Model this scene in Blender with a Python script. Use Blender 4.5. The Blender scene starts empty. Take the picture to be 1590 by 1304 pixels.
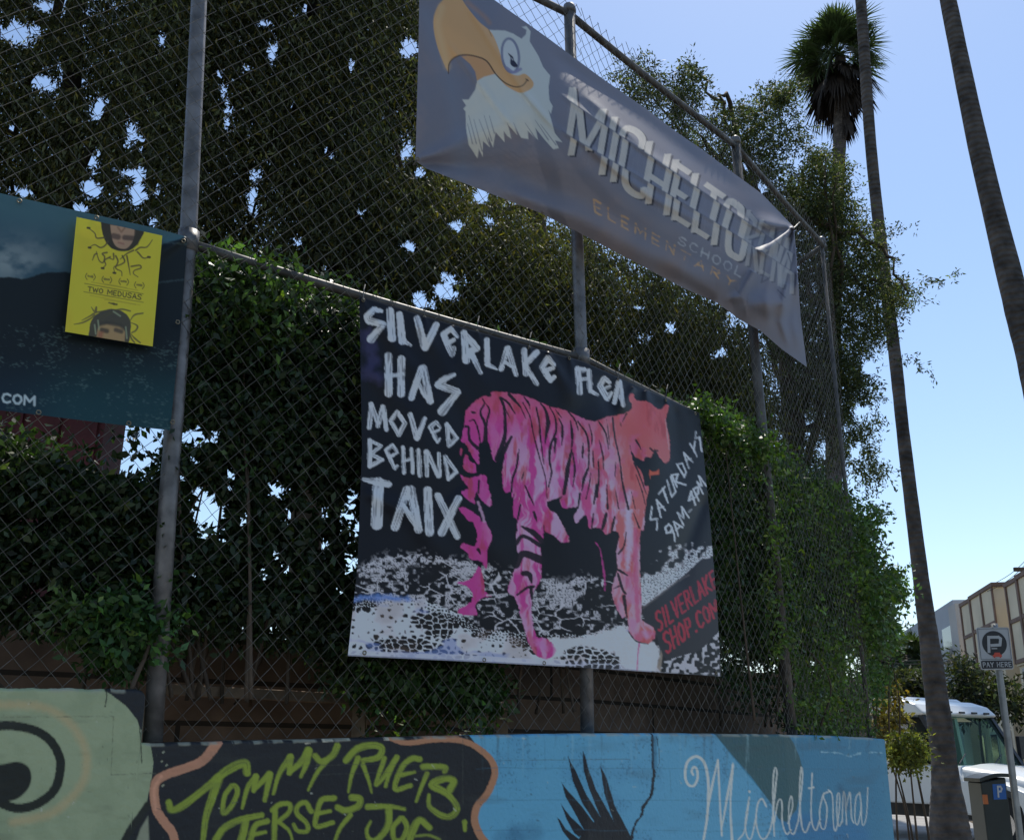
import bpy, math, random
import numpy as np
from mathutils import Vector
R = math.radians
rng = np.random.default_rng(7)
random.seed(7)
C = bpy.context.scene.collection
sc = bpy.context.scene

# ---------------------------------------------------------------- camera, sky, sun, exposure
F, PITCH, ROLL, EYE = 1600.0, 17.8, 0.5, 1.6          # focal length in photo pixels (photo is 1590 x 1304)
_p, _r = R(PITCH), R(ROLL)
FW = np.array([0, math.cos(_p), math.sin(_p)])
_up = np.array([0, -math.sin(_p), math.cos(_p)]); _rt = np.array([1.0, 0, 0])
RT = math.cos(_r)*_rt + math.sin(_r)*_up
UP = -math.sin(_r)*_rt + math.cos(_r)*_up
CAM = np.array([0, 0, EYE])
cam = bpy.data.cameras.new('camera'); cam_o = bpy.data.objects.new('camera', cam); C.objects.link(cam_o)
from mathutils import Matrix
cam_o.matrix_world = Matrix(((RT[0], UP[0], -FW[0], 0), (RT[1], UP[1], -FW[1], 0), (RT[2], UP[2], -FW[2], EYE), (0, 0, 0, 1)))
cam.sensor_width = 36; cam.lens = 36*F/1590; cam.clip_end = 3000; cam.clip_start = 0.05
sc.camera = cam_o
SUN_EL, SUN_AZ = 60.0, 20.0                            # azimuth to the right of the view direction (+Y)
w = bpy.data.worlds.new('World'); sc.world = w; w.use_nodes = True
nt = w.node_tree; nt.nodes.clear()
sky = nt.nodes.new('ShaderNodeTexSky'); sky.sky_type = 'NISHITA'; sky.sun_disc = False
sky.sun_elevation = R(SUN_EL); sky.sun_rotation = R(SUN_AZ); sky.air_density = 1.1; sky.dust_density = 0.35; sky.ozone_density = 2.2
bg = nt.nodes.new('ShaderNodeBackground'); bg.inputs['Strength'].default_value = 0.112
out = nt.nodes.new('ShaderNodeOutputWorld')
nt.links.new(sky.outputs[0], bg.inputs[0]); nt.links.new(bg.outputs[0], out.inputs[0])
sun = bpy.data.lights.new('sun', 'SUN'); sun.energy = 3.0; sun.angle = R(0.5); sun.color = (1, .95, .86)
sun_o = bpy.data.objects.new('sun', sun); C.objects.link(sun_o)
_sd = Vector((math.sin(R(SUN_AZ))*math.cos(R(SUN_EL)), math.cos(R(SUN_AZ))*math.cos(R(SUN_EL)), math.sin(R(SUN_EL))))
sun_o.rotation_euler = _sd.to_track_quat('Z', 'Y').to_euler()
sc.view_settings.view_transform = 'Standard'; sc.view_settings.look = 'None'
sc.view_settings.exposure = 0.55; sc.view_settings.gamma = 1
sc.render.filter_size = 1.7
sc.cycles.max_bounces = 8; sc.cycles.transparent_max_bounces = 12

# ---------------------------------------------------------------- helpers
def ray(px, py):
    px = np.asarray(px, float); py = np.asarray(py, float)
    return FW + ((px-795)/F)[..., None]*RT - ((py-652)/F)[..., None]*UP
def at(px, py, Y):
    d = ray(px, py); return CAM + d*(np.asarray(Y)/d[..., 1])[..., None]
def project(P):
    q = np.asarray(P)-CAM; z = q@FW
    return 795+F*(q@RT)/z, 652-F*(q@UP)/z
def vdepth(P): return float((np.asarray(P)-CAM)@FW)
def lin(c):
    c = np.asarray(c, float)/255.0
    return np.where(c <= .04045, c/12.92, ((c+.055)/1.055)**2.4)
def _h(ix, iy, s):
    v = (ix.astype(np.int64)*374761393 + iy.astype(np.int64)*668265263 + s*974711) & 0xffffffff
    v = ((v ^ (v >> 13))*1274126177) & 0xffffffff
    return ((v ^ (v >> 16)) & 0xffffff)/float(0xffffff)
def vn(x, y, s=0):
    ix = np.floor(x); iy = np.floor(y); fx = x-ix; fy = y-iy
    fx = fx*fx*(3-2*fx); fy = fy*fy*(3-2*fy); ix = ix.astype(np.int64); iy = iy.astype(np.int64)
    a = _h(ix, iy, s); b = _h(ix+1, iy, s); c = _h(ix, iy+1, s); d = _h(ix+1, iy+1, s)
    return (a*(1-fx)+b*fx)*(1-fy)+(c*(1-fx)+d*fx)*fy
def fbm(x, y, s=0, o=4):
    t = 0; a = .5
    for k in range(o): t = t+a*vn(x*2**k, y*2**k, s+k*17); a *= .5
    return t/(1-.5**o)
def vn3(p, s=0):
    z = p[:, 2]; iz = np.floor(z); f = z-iz; f = f*f*(3-2*f); iz = iz.astype(int)
    return vn(p[:, 0]+iz*37.1, p[:, 1]+iz*17.7, s)*(1-f)+vn(p[:, 0]+(iz+1)*37.1, p[:, 1]+(iz+1)*17.7, s)*f
def worley(x, y, s=0):
    ix = np.floor(x).astype(np.int64); iy = np.floor(y).astype(np.int64)
    f1 = np.full(x.shape, 9.0); f2 = np.full(x.shape, 9.0)
    for a in (-1, 0, 1):
        for b in (-1, 0, 1):
            jx = ix+a; jy = iy+b
            d = np.hypot(jx+.1+.8*_h(jx, jy, s)-x, jy+.1+.8*_h(jx, jy, s+5)-y)
            f2 = np.minimum(f2, np.maximum(f1, d)); f1 = np.minimum(f1, d)
    return f1, f2
def sstep(a, b, x):
    t = np.clip((x-a)/(b-a), 0, 1); return t*t*(3-2*t)
def inside(X, Y, pts):
    pts = np.asarray(pts, float); r = np.zeros(X.shape, bool); n = len(pts)
    for i in range(n):
        x1, y1 = pts[i]; x2, y2 = pts[(i+1) % n]
        if y1 == y2: continue
        r ^= ((y1 > Y) != (y2 > Y)) & (X < (x2-x1)*(Y-y1)/(y2-y1)+x1)
    return r
class Z:                                                 # digitising frame: zoomed coordinates -> photo pixels
    def __init__(s, x0, y0, k): s.x0, s.y0, s.k = x0, y0, k
    def __call__(s, pts): return [(s.x0+x/s.k, s.y0+y/s.k) for x, y in pts]
class Art:                                               # paints the true colours of a flat printed or painted surface
    def __init__(s, X, Y, base):
        s.X, s.Y = X.ravel(), Y.ravel(); s.col = np.tile(lin(base), (s.X.size, 1))
    def blend(s, idx, a, color):
        c = lin(color) if np.ndim(color) == 1 else color
        s.col[idx] = s.col[idx]*(1-a[:, None])+c*a[:, None]
    def box(s, pts, pad):
        p = np.asarray(pts); return np.nonzero((s.X > p[:, 0].min()-pad) & (s.X < p[:, 0].max()+pad) & (s.Y > p[:, 1].min()-pad) & (s.Y < p[:, 1].max()+pad))[0]
    def poly(s, pts, color, a=1, soft=1.2, rough=0, rf=.15, seed=1):
        idx = s.box(pts, 4+rough)
        if not idx.size: return
        X, Y = s.X[idx], s.Y[idx]; p = np.asarray(pts, float)
        d = np.full(X.shape, 1e9)
        for i in range(len(p)):
            a0 = p[i]; v = p[(i+1) % len(p)]-a0; L = v@v
            if L == 0: continue
            t = np.clip(((X-a0[0])*v[0]+(Y-a0[1])*v[1])/L, 0, 1)
            d = np.minimum(d, np.hypot(X-a0[0]-t*v[0], Y-a0[1]-t*v[1]))
        d = np.where(inside(X, Y, p), -d, d)
        if rough: d = d+rough*2*(fbm(X*rf, Y*rf, seed, 3)-.5)
        s.blend(idx, np.clip(.5-d/soft, 0, 1)*a, color)
    def stroke(s, pts, w, color, a=1, soft=1.2, rough=0, dry=0, rf=.3, seed=1, butt=False):
        w = list(w) if np.ndim(w) else [w, w]
        p = np.asarray(pts, float); idx = s.box(p, max(w)+soft+rough+2)
        if not idx.size: return
        X, Y = s.X[idx], s.Y[idx]
        sl = np.hypot(*(p[1:]-p[:-1]).T); cum = np.concatenate([[0], np.cumsum(sl)])/max(sl.sum(), 1e-9)
        best = np.full(X.shape, 1e9); al = np.zeros(X.shape); pe = np.zeros(X.shape)
        for i in range(len(p)-1):
            v = p[i+1]-p[i]; L = v@v
            if L == 0: continue
            tr_ = ((X-p[i, 0])*v[0]+(Y-p[i, 1])*v[1])/L; t = np.clip(tr_, 0, 1)
            ww = np.interp(cum[i]+(cum[i+1]-cum[i])*t, np.linspace(0, 1, len(w)), w)
            d = np.hypot(X-p[i, 0]-t*v[0], Y-p[i, 1]-t*v[1])-ww
            if butt: d = np.where(((tr_ < 0) & (i == 0)) | ((tr_ > 1) & (i == len(p)-2)), np.maximum(d, np.maximum(-tr_, tr_-1)*math.sqrt(L)), d)
            m = d < best; best = np.where(m, d, best); sq = math.sqrt(L)
            al = np.where(m, cum[i]*sl.sum()+t*sq, al); pe = np.where(m, ((X-p[i, 0])*v[1]-(Y-p[i, 1])*v[0])/sq, pe)
        if rough: best = best+rough*2*(fbm(X*rf, Y*rf, seed, 3)-.5)
        A = np.clip(.5-best/soft, 0, 1)*a
        if dry: A = A*(1-dry*sstep(.52, .8, vn(al*.045+seed*3.3, pe*.75, seed)))
        s.blend(idx, A, color)
    def curve(s, pts, *k, **q): s.stroke(smooth(pts), *k, **q)
def smooth(pts, n=6, closed=False):
    p = np.asarray(pts, float)
    if len(p) < 3: return p
    q = np.vstack([2*p[0]-p[1], p, 2*p[-1]-p[-2]]); o = []
    for i in range(len(p)-1):
        a, b, c, d = q[i:i+4]
        for t in np.linspace(0, 1, n, endpoint=False):
            o.append(.5*((2*b)+(c-a)*t+(2*a-5*b+4*c-d)*t*t+(3*b-a-3*c+d)*t**3))
    o.append(p[-1]); return np.array(o)
GL = {  # stroke letters on a unit box, x right, y up
 'S': [[(1, .88), (.7, 1), (.25, .97), (.05, .75), (.3, .55), (.75, .45), (.95, .25), (.7, .03), (.25, 0), (0, .12)]],
 'I': [[(.5, 0), (.5, 1)]], 'L': [[(.1, 1), (.1, 0), (.95, 0)]], 'V': [[(0, 1), (.5, 0), (1, 1)]],
 'E': [[(.95, 1), (.08, 1), (.08, 0), (.95, 0)], [(.08, .5), (.8, .5)]], 'R': [[(.08, 0), (.08, 1), (.8, .95), (.9, .7), (.7, .5), (.08, .5)], [(.4, .5), (1, 0)]],
 'A': [[(0, 0), (.5, 1), (1, 0)], [(.2, .35), (.8, .35)]], 'K': [[(.08, 0), (.08, 1)], [(.95, 1), (.1, .45), (1, 0)]],
 'H': [[(.05, 0), (.05, 1)], [(.95, 0), (.95, 1)], [(.05, .5), (.95, .5)]], 'O': [[(.5, 1), (.1, .8), (.02, .4), (.3, .02), (.7, .02), (.98, .4), (.9, .8), (.5, 1)]],
 'P': [[(.08, 0), (.08, 1), (.8, .97), (.95, .75), (.75, .5), (.08, .48)]], 'C': [[(.95, .85), (.6, 1), (.2, .9), (.03, .5), (.2, .1), (.6, 0), (.95, .15)]],
 'M': [[(.02, 0), (.05, 1), (.5, .35), (.95, 1), (.98, 0)]], 'N': [[(.05, 0), (.05, 1), (.95, 0), (.95, 1)]], 'T': [[(0, 1), (1, 1)], [(.5, 1), (.5, 0)]],
 'D': [[(.08, 0), (.08, 1), (.6, .95), (.95, .6), (.9, .3), (.6, .03), (.08, 0)]], 'U': [[(.05, 1), (.08, .25), (.4, 0), (.75, .05), (.93, .3), (.95, 1)]],
 'W': [[(0, 1), (.25, 0), (.5, .8), (.75, 0), (1, 1)]], 'Y': [[(0, 1), (.5, .5), (1, 1)], [(.5, .5), (.5, 0)]], '.': [[(.4, 0), (.6, .02)]], ' ': []}
WD = {'I': .4, '.': .35, ' ': .6, 'M': 1.25, 'W': 1.35, 'E': .85, 'L': .85}
def word(art, txt, bl, br, tl, tr, gap=.35, **k):
    bl, br, tl, tr = map(lambda q: np.array(q, float), (bl, br, tl, tr)); wd = k.pop('w'); col = k.pop('color')
    ws = [WD.get(c, 1) for c in txt]; tot = sum(ws)+gap*(len(txt)-1); x = 0
    for n, c in enumerate(txt):
        for st in GL[c]:
            pts = []
            for (a, b) in st:
                u = (x+a*ws[n])/tot; B = bl+(br-bl)*u; T = tl+(tr-tl)*u; pts.append(B+(T-B)*b)
            art.stroke(pts, wd, col, seed=n+3, **k)
        x += ws[n]+gap

# ---------------------------------------------------------------- objects
def tag(o, label=None, cat=None, group=None, kind=None):
    for a, b in (('label', label), ('category', cat), ('group', group), ('kind', kind)):
        if b: o[a] = b
    return o
def empty(name, loc=(0, 0, 0), *a, **k):
    o = bpy.data.objects.new(name, None); o.location = loc; o.empty_display_size = .1; C.objects.link(o); return tag(o, *a, **k)
def mesh(name, V, faces, mat, parent=None, smoothf=False, col=None):
    V = np.asarray(V, np.float32); me = bpy.data.meshes.new(name)
    if isinstance(faces, np.ndarray):
        k = faces.shape[1]; nf = len(faces); me.vertices.add(len(V)); me.loops.add(nf*k); me.polygons.add(nf)
        me.vertices.foreach_set('co', V.ravel()); me.loops.foreach_set('vertex_index', faces.astype(np.int32).ravel())
        me.polygons.foreach_set('loop_start', np.arange(0, nf*k, k, dtype=np.int32))
        me.update(calc_edges=True)
    else: me.from_pydata(V.tolist(), [], faces); me.update()
    if smoothf: me.polygons.foreach_set('use_smooth', np.ones(len(me.polygons), bool))
    if col is not None:
        at_ = me.color_attributes.new('Col', 'FLOAT_COLOR', 'POINT')
        at_.data.foreach_set('color', np.hstack([col, np.ones((len(col), 1))]).astype(np.float32).ravel())
    me.materials.append(mat)
    o = bpy.data.objects.new(name, me); C.objects.link(o)
    if parent is not None:
        o.parent = parent; o.matrix_parent_inverse = Matrix.Identity(4)
        p = np.array(parent.matrix_basis.translation)
        if parent.parent is not None: p = p+np.array(parent.parent.matrix_basis.translation)
        if np.abs(p).max() > 0:                           # coordinates are given in world space
            me.vertices.foreach_set('co', (V-p.astype(np.float32)).ravel()); me.update()
    return o
class MB:
    def __init__(s): s.v = []; s.f = []
    def q(s, *pts):
        n = len(s.v); s.v += [tuple(map(float, p)) for p in pts]; s.f.append(tuple(range(n, n+len(pts)))); return s
    def box(s, c, size, ax=None):                         # centre, full size, axes (3 unit vectors)
        ax = np.eye(3) if ax is None else np.asarray(ax); h = np.asarray(size)/2; n = len(s.v)
        for i in (-1, 1):
            for j in (-1, 1):
                for k in (-1, 1): s.v.append(tuple(np.asarray(c)+ax[0]*h[0]*i+ax[1]*h[1]*j+ax[2]*h[2]*k))
        s.f += [tuple(n+i for i in q) for q in ((0, 1, 3, 2), (4, 6, 7, 5), (0, 4, 5, 1), (2, 3, 7, 6), (0, 2, 6, 4), (1, 5, 7, 3))]; return s
    def tube(s, pts, rad, n=8, cap=True):
        pts = np.asarray(pts, float); m = len(pts); rad = np.broadcast_to(rad, m); base = len(s.v)
        for i in range(m):
            t = pts[min(i+1, m-1)]-pts[max(i-1, 0)]; t = t/(np.linalg.norm(t)+1e-12)
            a = np.cross(t, (0, 0, 1) if abs(t[2]) < .9 else (1, 0, 0)); a /= np.linalg.norm(a); b = np.cross(t, a)
            for k in range(n):
                th = 2*math.pi*k/n; s.v.append(tuple(pts[i]+rad[i]*(math.cos(th)*a+math.sin(th)*b)))
        for i in range(m-1):
            for k in range(n):
                k2 = (k+1) % n; s.f.append((base+i*n+k, base+i*n+k2, base+(i+1)*n+k2, base+(i+1)*n+k))
        if cap: s.f.append(tuple(base+k for k in range(n))[::-1]); s.f.append(tuple(base+(m-1)*n+k for k in range(n)))
        return s
    def prism(s, poly, d):                                # polygon (list of 3D points) extruded by vector d
        n = len(s.v); m = len(poly); s.v += [tuple(map(float, p)) for p in poly]+[tuple(np.asarray(p, float)+d) for p in poly]
        s.f.append(tuple(range(n, n+m))); s.f.append(tuple(range(n+m, n+2*m))[::-1])
        for i in range(m): j = (i+1) % m; s.f.append((n+j, n+i, n+m+i, n+m+j))
        return s
    def build(s, name, mat, parent=None, sm=False, bevel=0):
        o = mesh(name, s.v, s.f, mat, parent, sm)
        if bevel:
            b = o.modifiers.new('b', 'BEVEL'); b.width = bevel; b.segments = 2; b.limit_method = 'ANGLE'
        return o
def gridmesh(name, P, col, mat, parent=None):
    nv, nu = P.shape[:2]; i = np.arange((nv-1)*(nu-1)); r = i//(nu-1); c = i % (nu-1); a = r*nu+c
    return mesh(name, P.reshape(-1, 3), np.stack([a, a+nu, a+nu+1, a+1], 1), mat, parent, True, col)
# ---------------------------------------------------------------- materials
def newmat(name):
    m = bpy.data.materials.new(name); m.use_nodes = True; n = m.node_tree; b = n.nodes['Principled BSDF']; return m, n, b
def mat_plain(name, c, rough=.6, metal=0, var=.15, scale=6, bump=0, bscale=40, spec=.4):
    m, n, b = newmat(name)
    tc = n.nodes.new('ShaderNodeTexCoord'); no = n.nodes.new('ShaderNodeTexNoise'); no.inputs['Scale'].default_value = scale; no.inputs['Detail'].default_value = 6
    n.links.new(tc.outputs['Object'], no.inputs['Vector'])
    mp = n.nodes.new('ShaderNodeMapRange'); mp.inputs['From Min'].default_value = .3; mp.inputs['From Max'].default_value = .7
    mp.inputs['To Min'].default_value = 1-var; mp.inputs['To Max'].default_value = 1+var
    n.links.new(no.outputs['Fac'], mp.inputs['Value'])
    mx = n.nodes.new('ShaderNodeVectorMath'); mx.operation = 'SCALE'; mx.inputs[0].default_value = c[:3]
    n.links.new(mp.outputs[0], mx.inputs['Scale']); n.links.new(mx.outputs[0], b.inputs['Base Color'])
    b.inputs['Roughness'].default_value = rough; b.inputs['Metallic'].default_value = metal; b.inputs['Specular IOR Level'].default_value = spec
    if bump:
        n2 = n.nodes.new('ShaderNodeTexNoise'); n2.inputs['Scale'].default_value = bscale; n2.inputs['Detail'].default_value = 5
        n.links.new(tc.outputs['Object'], n2.inputs['Vector'])
        bp = n.nodes.new('ShaderNodeBump'); bp.inputs['Strength'].default_value = bump; bp.inputs['Distance'].default_value = .01
        n.links.new(n2.outputs['Fac'], bp.inputs['Height']); n.links.new(bp.outputs[0], b.inputs['Normal'])
    return m
def mat_col(name, rough=.5, trans=0, bump=0, bscale=60, spec=.4, tcol=None):
    m, n, b = newmat(name)
    a = n.nodes.new('ShaderNodeVertexColor'); a.layer_name = 'Col'
    n.links.new(a.outputs['Color'], b.inputs['Base Color'])
    b.inputs['Roughness'].default_value = rough; b.inputs['Specular IOR Level'].default_value = spec
    if trans:
        t = n.nodes.new('ShaderNodeBsdfTranslucent'); mx = n.nodes.new('ShaderNodeMixShader'); mx.inputs[0].default_value = trans
        if tcol:
            v = n.nodes.new('ShaderNodeVectorMath'); v.operation = 'MULTIPLY'; v.inputs[1].default_value = tcol
            n.links.new(a.outputs['Color'], v.inputs[0]); n.links.new(v.outputs[0], t.inputs['Color'])
        else: n.links.new(a.outputs['Color'], t.inputs['Color'])
        n.links.new(b.outputs[0], mx.inputs[1]); n.links.new(t.outputs[0], mx.inputs[2])
        n.links.new(mx.outputs[0], n.nodes['Material Output'].inputs['Surface'])
    if bump:
        tc = n.nodes.new('ShaderNodeTexCoord'); n2 = n.nodes.new('ShaderNodeTexNoise'); n2.inputs['Scale'].default_value = bscale; n2.inputs['Detail'].default_value = 6
        n.links.new(tc.outputs['Object'], n2.inputs['Vector'])
        bp = n.nodes.new('ShaderNodeBump'); bp.inputs['Strength'].default_value = bump; bp.inputs['Distance'].default_value = .006
        n.links.new(n2.outputs['Fac'], bp.inputs['Height']); n.links.new(bp.outputs[0], b.inputs['Normal'])
    return m
def mat_brick(name, c1, c2, mortar, scale, bw=.5, rh=.25, ms=.012):
    m, n, b = newmat(name)
    tc = n.nodes.new('ShaderNodeTexCoord'); br = n.nodes.new('ShaderNodeTexBrick')
    uv = n.nodes.new('ShaderNodeUVMap')
    n.links.new(uv.outputs[0], br.inputs['Vector']); br.inputs['Scale'].default_value = scale
    br.inputs['Color1'].default_value = (*c1, 1); br.inputs['Color2'].default_value = (*c2, 1); br.inputs['Mortar'].default_value = (*mortar, 1)
    br.inputs['Brick Width'].default_value = bw; br.inputs['Row Height'].default_value = rh; br.inputs['Mortar Size'].default_value = ms
    no = n.nodes.new('ShaderNodeTexNoise'); no.inputs['Scale'].default_value = 7; no.inputs['Detail'].default_value = 8
    n.links.new(tc.outputs['Object'], no.inputs['Vector'])
    mx = n.nodes.new('ShaderNodeMixRGB'); mx.blend_type = 'OVERLAY'; mx.inputs[0].default_value = .7
    n.links.new(br.outputs['Color'], mx.inputs[1]); n.links.new(no.outputs['Fac'], mx.inputs[2]); n.links.new(mx.outputs[0], b.inputs['Base Color'])
    bp = n.nodes.new('ShaderNodeBump'); bp.inputs['Strength'].default_value = .5; bp.inputs['Distance'].default_value = .01
    n.links.new(no.outputs['Fac'], bp.inputs['Height']); n.links.new(bp.outputs[0], b.inputs['Normal'])
    b.inputs['Roughness'].default_value = .9
    return m
M_vinyl = mat_col('banner_vinyl', .4, .05, .12, 25, .16)
M_cloth = mat_col('banner_fabric', .62, .07, .12, 30, .2)
M_paper = mat_col('poster_paper', .5, .1)
M_mural = mat_col('painted_masonry', .6, 0, .7, 45, .35)
M_leaf = mat_col('tree_leaf', .6, .34, 0, 1, .22, (1.3, 1.5, .5))
M_vine = mat_col('vine_leaf', .42, .36, 0, 1, .4, (1.1, 1.6, .5))
M_palm = mat_col('palm_leaf', .5, .3, 0, 1, .4, (1.2, 1.5, .6))
M_dead = mat_plain('dead_frond', (.034, .026, .021), .9, var=.6, scale=3)
M_galv = mat_plain('galvanised_steel', (.17, .16, .155), .45, .35, .4, 14, .07, 60)
M_rail = mat_plain('rusty_pipe', (.11, .10, .09), .55, .25, .45, 12, .1, 50)
M_wire = mat_plain('galvanised_wire', (.17, .155, .135), .55, .25, .45, 9)
M_bark = mat_plain('bark', (.09, .065, .045), .95, 0, .4, 5, .8, 25)
M_palmbark = mat_plain('palm_bark', (.085, .072, .062), .95, 0, .55, 5, 1.0, 22)
_n = M_palmbark.node_tree; _w = _n.nodes.new('ShaderNodeTexWave'); _w.bands_direction = 'Z'; _w.inputs['Scale'].default_value = 3.2; _w.inputs['Distortion'].default_value = 4.5; _w.inputs['Detail'].default_value = 4
_tc = _n.nodes.new('ShaderNodeTexCoord'); _n.links.new(_tc.outputs['Object'], _w.inputs['Vector']); _b2 = _n.nodes.new('ShaderNodeBump'); _b2.inputs['Strength'].default_value = .9; _b2.inputs['Distance'].default_value = .02
_n.links.new(_w.outputs['Fac'], _b2.inputs['Height']); _b1 = [x for x in _n.nodes if x.type == 'BUMP' and x != _b2][0]; _n.links.new(_b2.outputs[0], _b1.inputs['Normal'])
# ================================================================ SETTING
def sheet(name, x0, x1, y0, y1, z, mat, n=1):
    b = MB()
    for i in range(n):
        for j in range(n):
            xa, xb = x0+(x1-x0)*i/n, x0+(x1-x0)*(i+1)/n; ya, yb = y0+(y1-y0)*j/n, y0+(y1-y0)*(j+1)/n
            b.q((xa, ya, z), (xb, ya, z), (xb, yb, z), (xa, yb, z))
    o = b.build(name, mat); o['kind'] = 'structure'; return o
M_asph = mat_plain('asphalt', (.05, .05, .052), .9, 0, .3, 2, .4, 80)
M_conc = mat_plain('concrete', (.32, .30, .27), .85, 0, .2, 1.5, .3, 60)
M_soil = mat_plain('dry_soil', (.10, .075, .05), .95, 0, .4, 3, .6, 30)
sheet('ground', -900, 900, -200, 1500, -.012, M_soil)
M_asph2 = M_asph
sheet('road', -120, 60, -60, .6, 0.0, M_asph)
wk = MB(); wk.f.append((0, 1, 2, 3, 4, 5)); wk.v += [(-9, -4, .12), (0.5, .7, .12), (5.2, 6.6, .12), (12, 30, .12), (4, 30, .12), (-9, 6, .12)]
o = wk.build('sidewalk', M_conc); o['kind'] = 'structure'
sheet('cross_street', 12.2, 60, 2.0, 400, 0.0, M_asph)

# ---------------------------------------------------------------- plan of the fence line (posts Zero, A, B, C, D and the return)
PL = np.array([(-3.14, 2.72), (-1.348, 3.848), (.366, 5.11), (1.72, 6.726), (2.80, 8.36)])
SL = PL[:, 0]/PL[:, 1]
SEGD = (PL[1:]-PL[:-1])/np.linalg.norm(PL[1:]-PL[:-1], axis=1)[:, None]
SEGN = np.stack([SEGD[:, 1], -SEGD[:, 0]], 1)             # towards the street
def plan(px, py):
    d = ray(px, py); sl = d[..., 0]/d[..., 1]
    i = np.clip(np.searchsorted(SL, sl)-1, 0, 3); P0 = PL[i]; N = SEGN[i]
    return d, i, (P0*N).sum(-1)/(d[..., :2]*N).sum(-1)
def on_fence(px, py, off=0.0):                            # point of the fence plane (moved off metres to the street) seen at a photo pixel
    px = np.asarray(px, float); py = np.asarray(py, float)
    d, i, t = plan(px, py); sl = d[..., 0]/d[..., 1]
    mid = np.concatenate([[-2], (SL[1:]+SL[:-1])/2, [2]])
    Nx = np.interp(sl, (SL[1:]+SL[:-1])/2, SEGN[:, 0]); Ny = np.interp(sl, (SL[1:]+SL[:-1])/2, SEGN[:, 1])
    t = t+np.asarray(off)/(d[..., 0]*Nx+d[..., 1]*Ny)
    return CAM+d*t[..., None]

_t = np.concatenate([[0], np.cumsum(np.linalg.norm(PL[1:]-PL[:-1], axis=1))]); _s = np.arange(0, _t[-1], .04)
_d = np.stack([np.interp(_s, _t, PL[:, 0]), np.interp(_s, _t, PL[:, 1])], 1); _k = np.exp(-(np.arange(-30, 31)*.04/.45)**2); _k /= _k.sum()
_q = np.pad(_d, ((30, 30), (0, 0)), mode='reflect', reflect_type='odd'); BPL = np.stack([np.convolve(_q[:, i], _k, 'valid') for i in (0, 1)], 1)
BSL = BPL[:, 0]/BPL[:, 1]; BSD = np.gradient(BPL, axis=0); BSD /= np.linalg.norm(BSD, axis=1)[:, None]; BSN = np.stack([BSD[:, 1], -BSD[:, 0]], 1)
def on_cloth(px, py, off=0.0):                            # the same line with its corners eased: cloth hung along the fence
    px = np.asarray(px, float); py = np.asarray(py, float); d = ray(px, py); sl = d[..., 0]/d[..., 1]
    x, y = np.interp(sl, BSL, BPL[:, 0]), np.interp(sl, BSL, BPL[:, 1]); nx, ny = np.interp(sl, BSL, BSN[:, 0]), np.interp(sl, BSL, BSN[:, 1])
    t = y/d[..., 1]+(np.asarray(off)+.035)/(d[..., 0]*nx+d[..., 1]*ny); return CAM+d*t[..., None]

# ================================================================ MURAL WALL
cols = np.arange(-130, 1374, 1.45)
topx = [-130, 205, 213, 218.3, 219.5, 240, 735, 1000, 1228, 1345, 1373]
topy = [1066, 1069, 1072, 1078, 1152, 1153, 1141, 1137.5, 1140, 1144, 1147]
tp = on_fence(cols, np.full(cols.shape, 1150.0), .10)[:, :2]
ztop = np.array([on_fence(c, np.interp(c, topx, topy), .10)[2] for c in cols])
ztop += .0035*(fbm(cols*.08, cols*0, 5, 4)-.5)*2
nrm = np.array([np.interp(cols/1.0, cols, np.zeros_like(cols))]*2).T
sl_ = tp[:, 0]/tp[:, 1]
nrm = np.stack([np.interp(sl_, (SL[1:]+SL[:-1])/2, SEGN[:, 0]), np.interp(sl_, (SL[1:]+SL[:-1])/2, SEGN[:, 1])], 1)
end = [(tp[-1]+np.array([-.03, .10]), 0), (tp[-1]+np.array([-.12, .22]), 0), (tp[-1]+np.array([-.3, .5]), 0)]
NR = 112
prof = [(.26, 0.0, 0), (.26, 1.0, 0), (.012, 1.0, 0)]
rows = []
for back, top, _ in prof: rows.append(np.concatenate([tp-nrm*back, (ztop*top)[:, None]], 1))
zlow = np.array([on_fence(c, 1316.0, .10)[2] for c in cols])
for k in range(NR):
    f = k/(NR-1); rows.append(np.concatenate([tp, (ztop-.008+(zlow-ztop)*f)[:, None]], 1))
for f in (.6, .3, 0): rows.append(np.concatenate([tp, (zlow*f)[:, None]], 1))
WP = np.stack(rows, 0)
wx, wy = project(WP.reshape(-1, 3)); wx = wx.reshape(WP.shape[:2]); wy = wy.reshape(WP.shape[:2])
wx[:3] = wx[3]; wy[:3] = wy[3]
A = Art(wx, wy, (27, 30, 36))
W5, W6, W7, W8, W9 = Z(230, 1140, 5.889), Z(470, 1140, 5.129), Z(860, 1140, 6.115), Z(1040, 1140, 4.4167), Z(0, 1050, 5.133)
edge = smooth(W6([(1330, 10), (1400, 100), (1510, 210), (1545, 320), (1480, 470), (1400, 570), (1360, 680), (1390, 775), (1460, 850), (1560, 960)]), 6)
A.poly([tuple(p) for p in edge]+[(1700, 1330), (1700, 1100), (728, 1100)], (76, 136, 176))
nz = fbm(A.X*.02, A.Y*.02, 3, 5)
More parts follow.
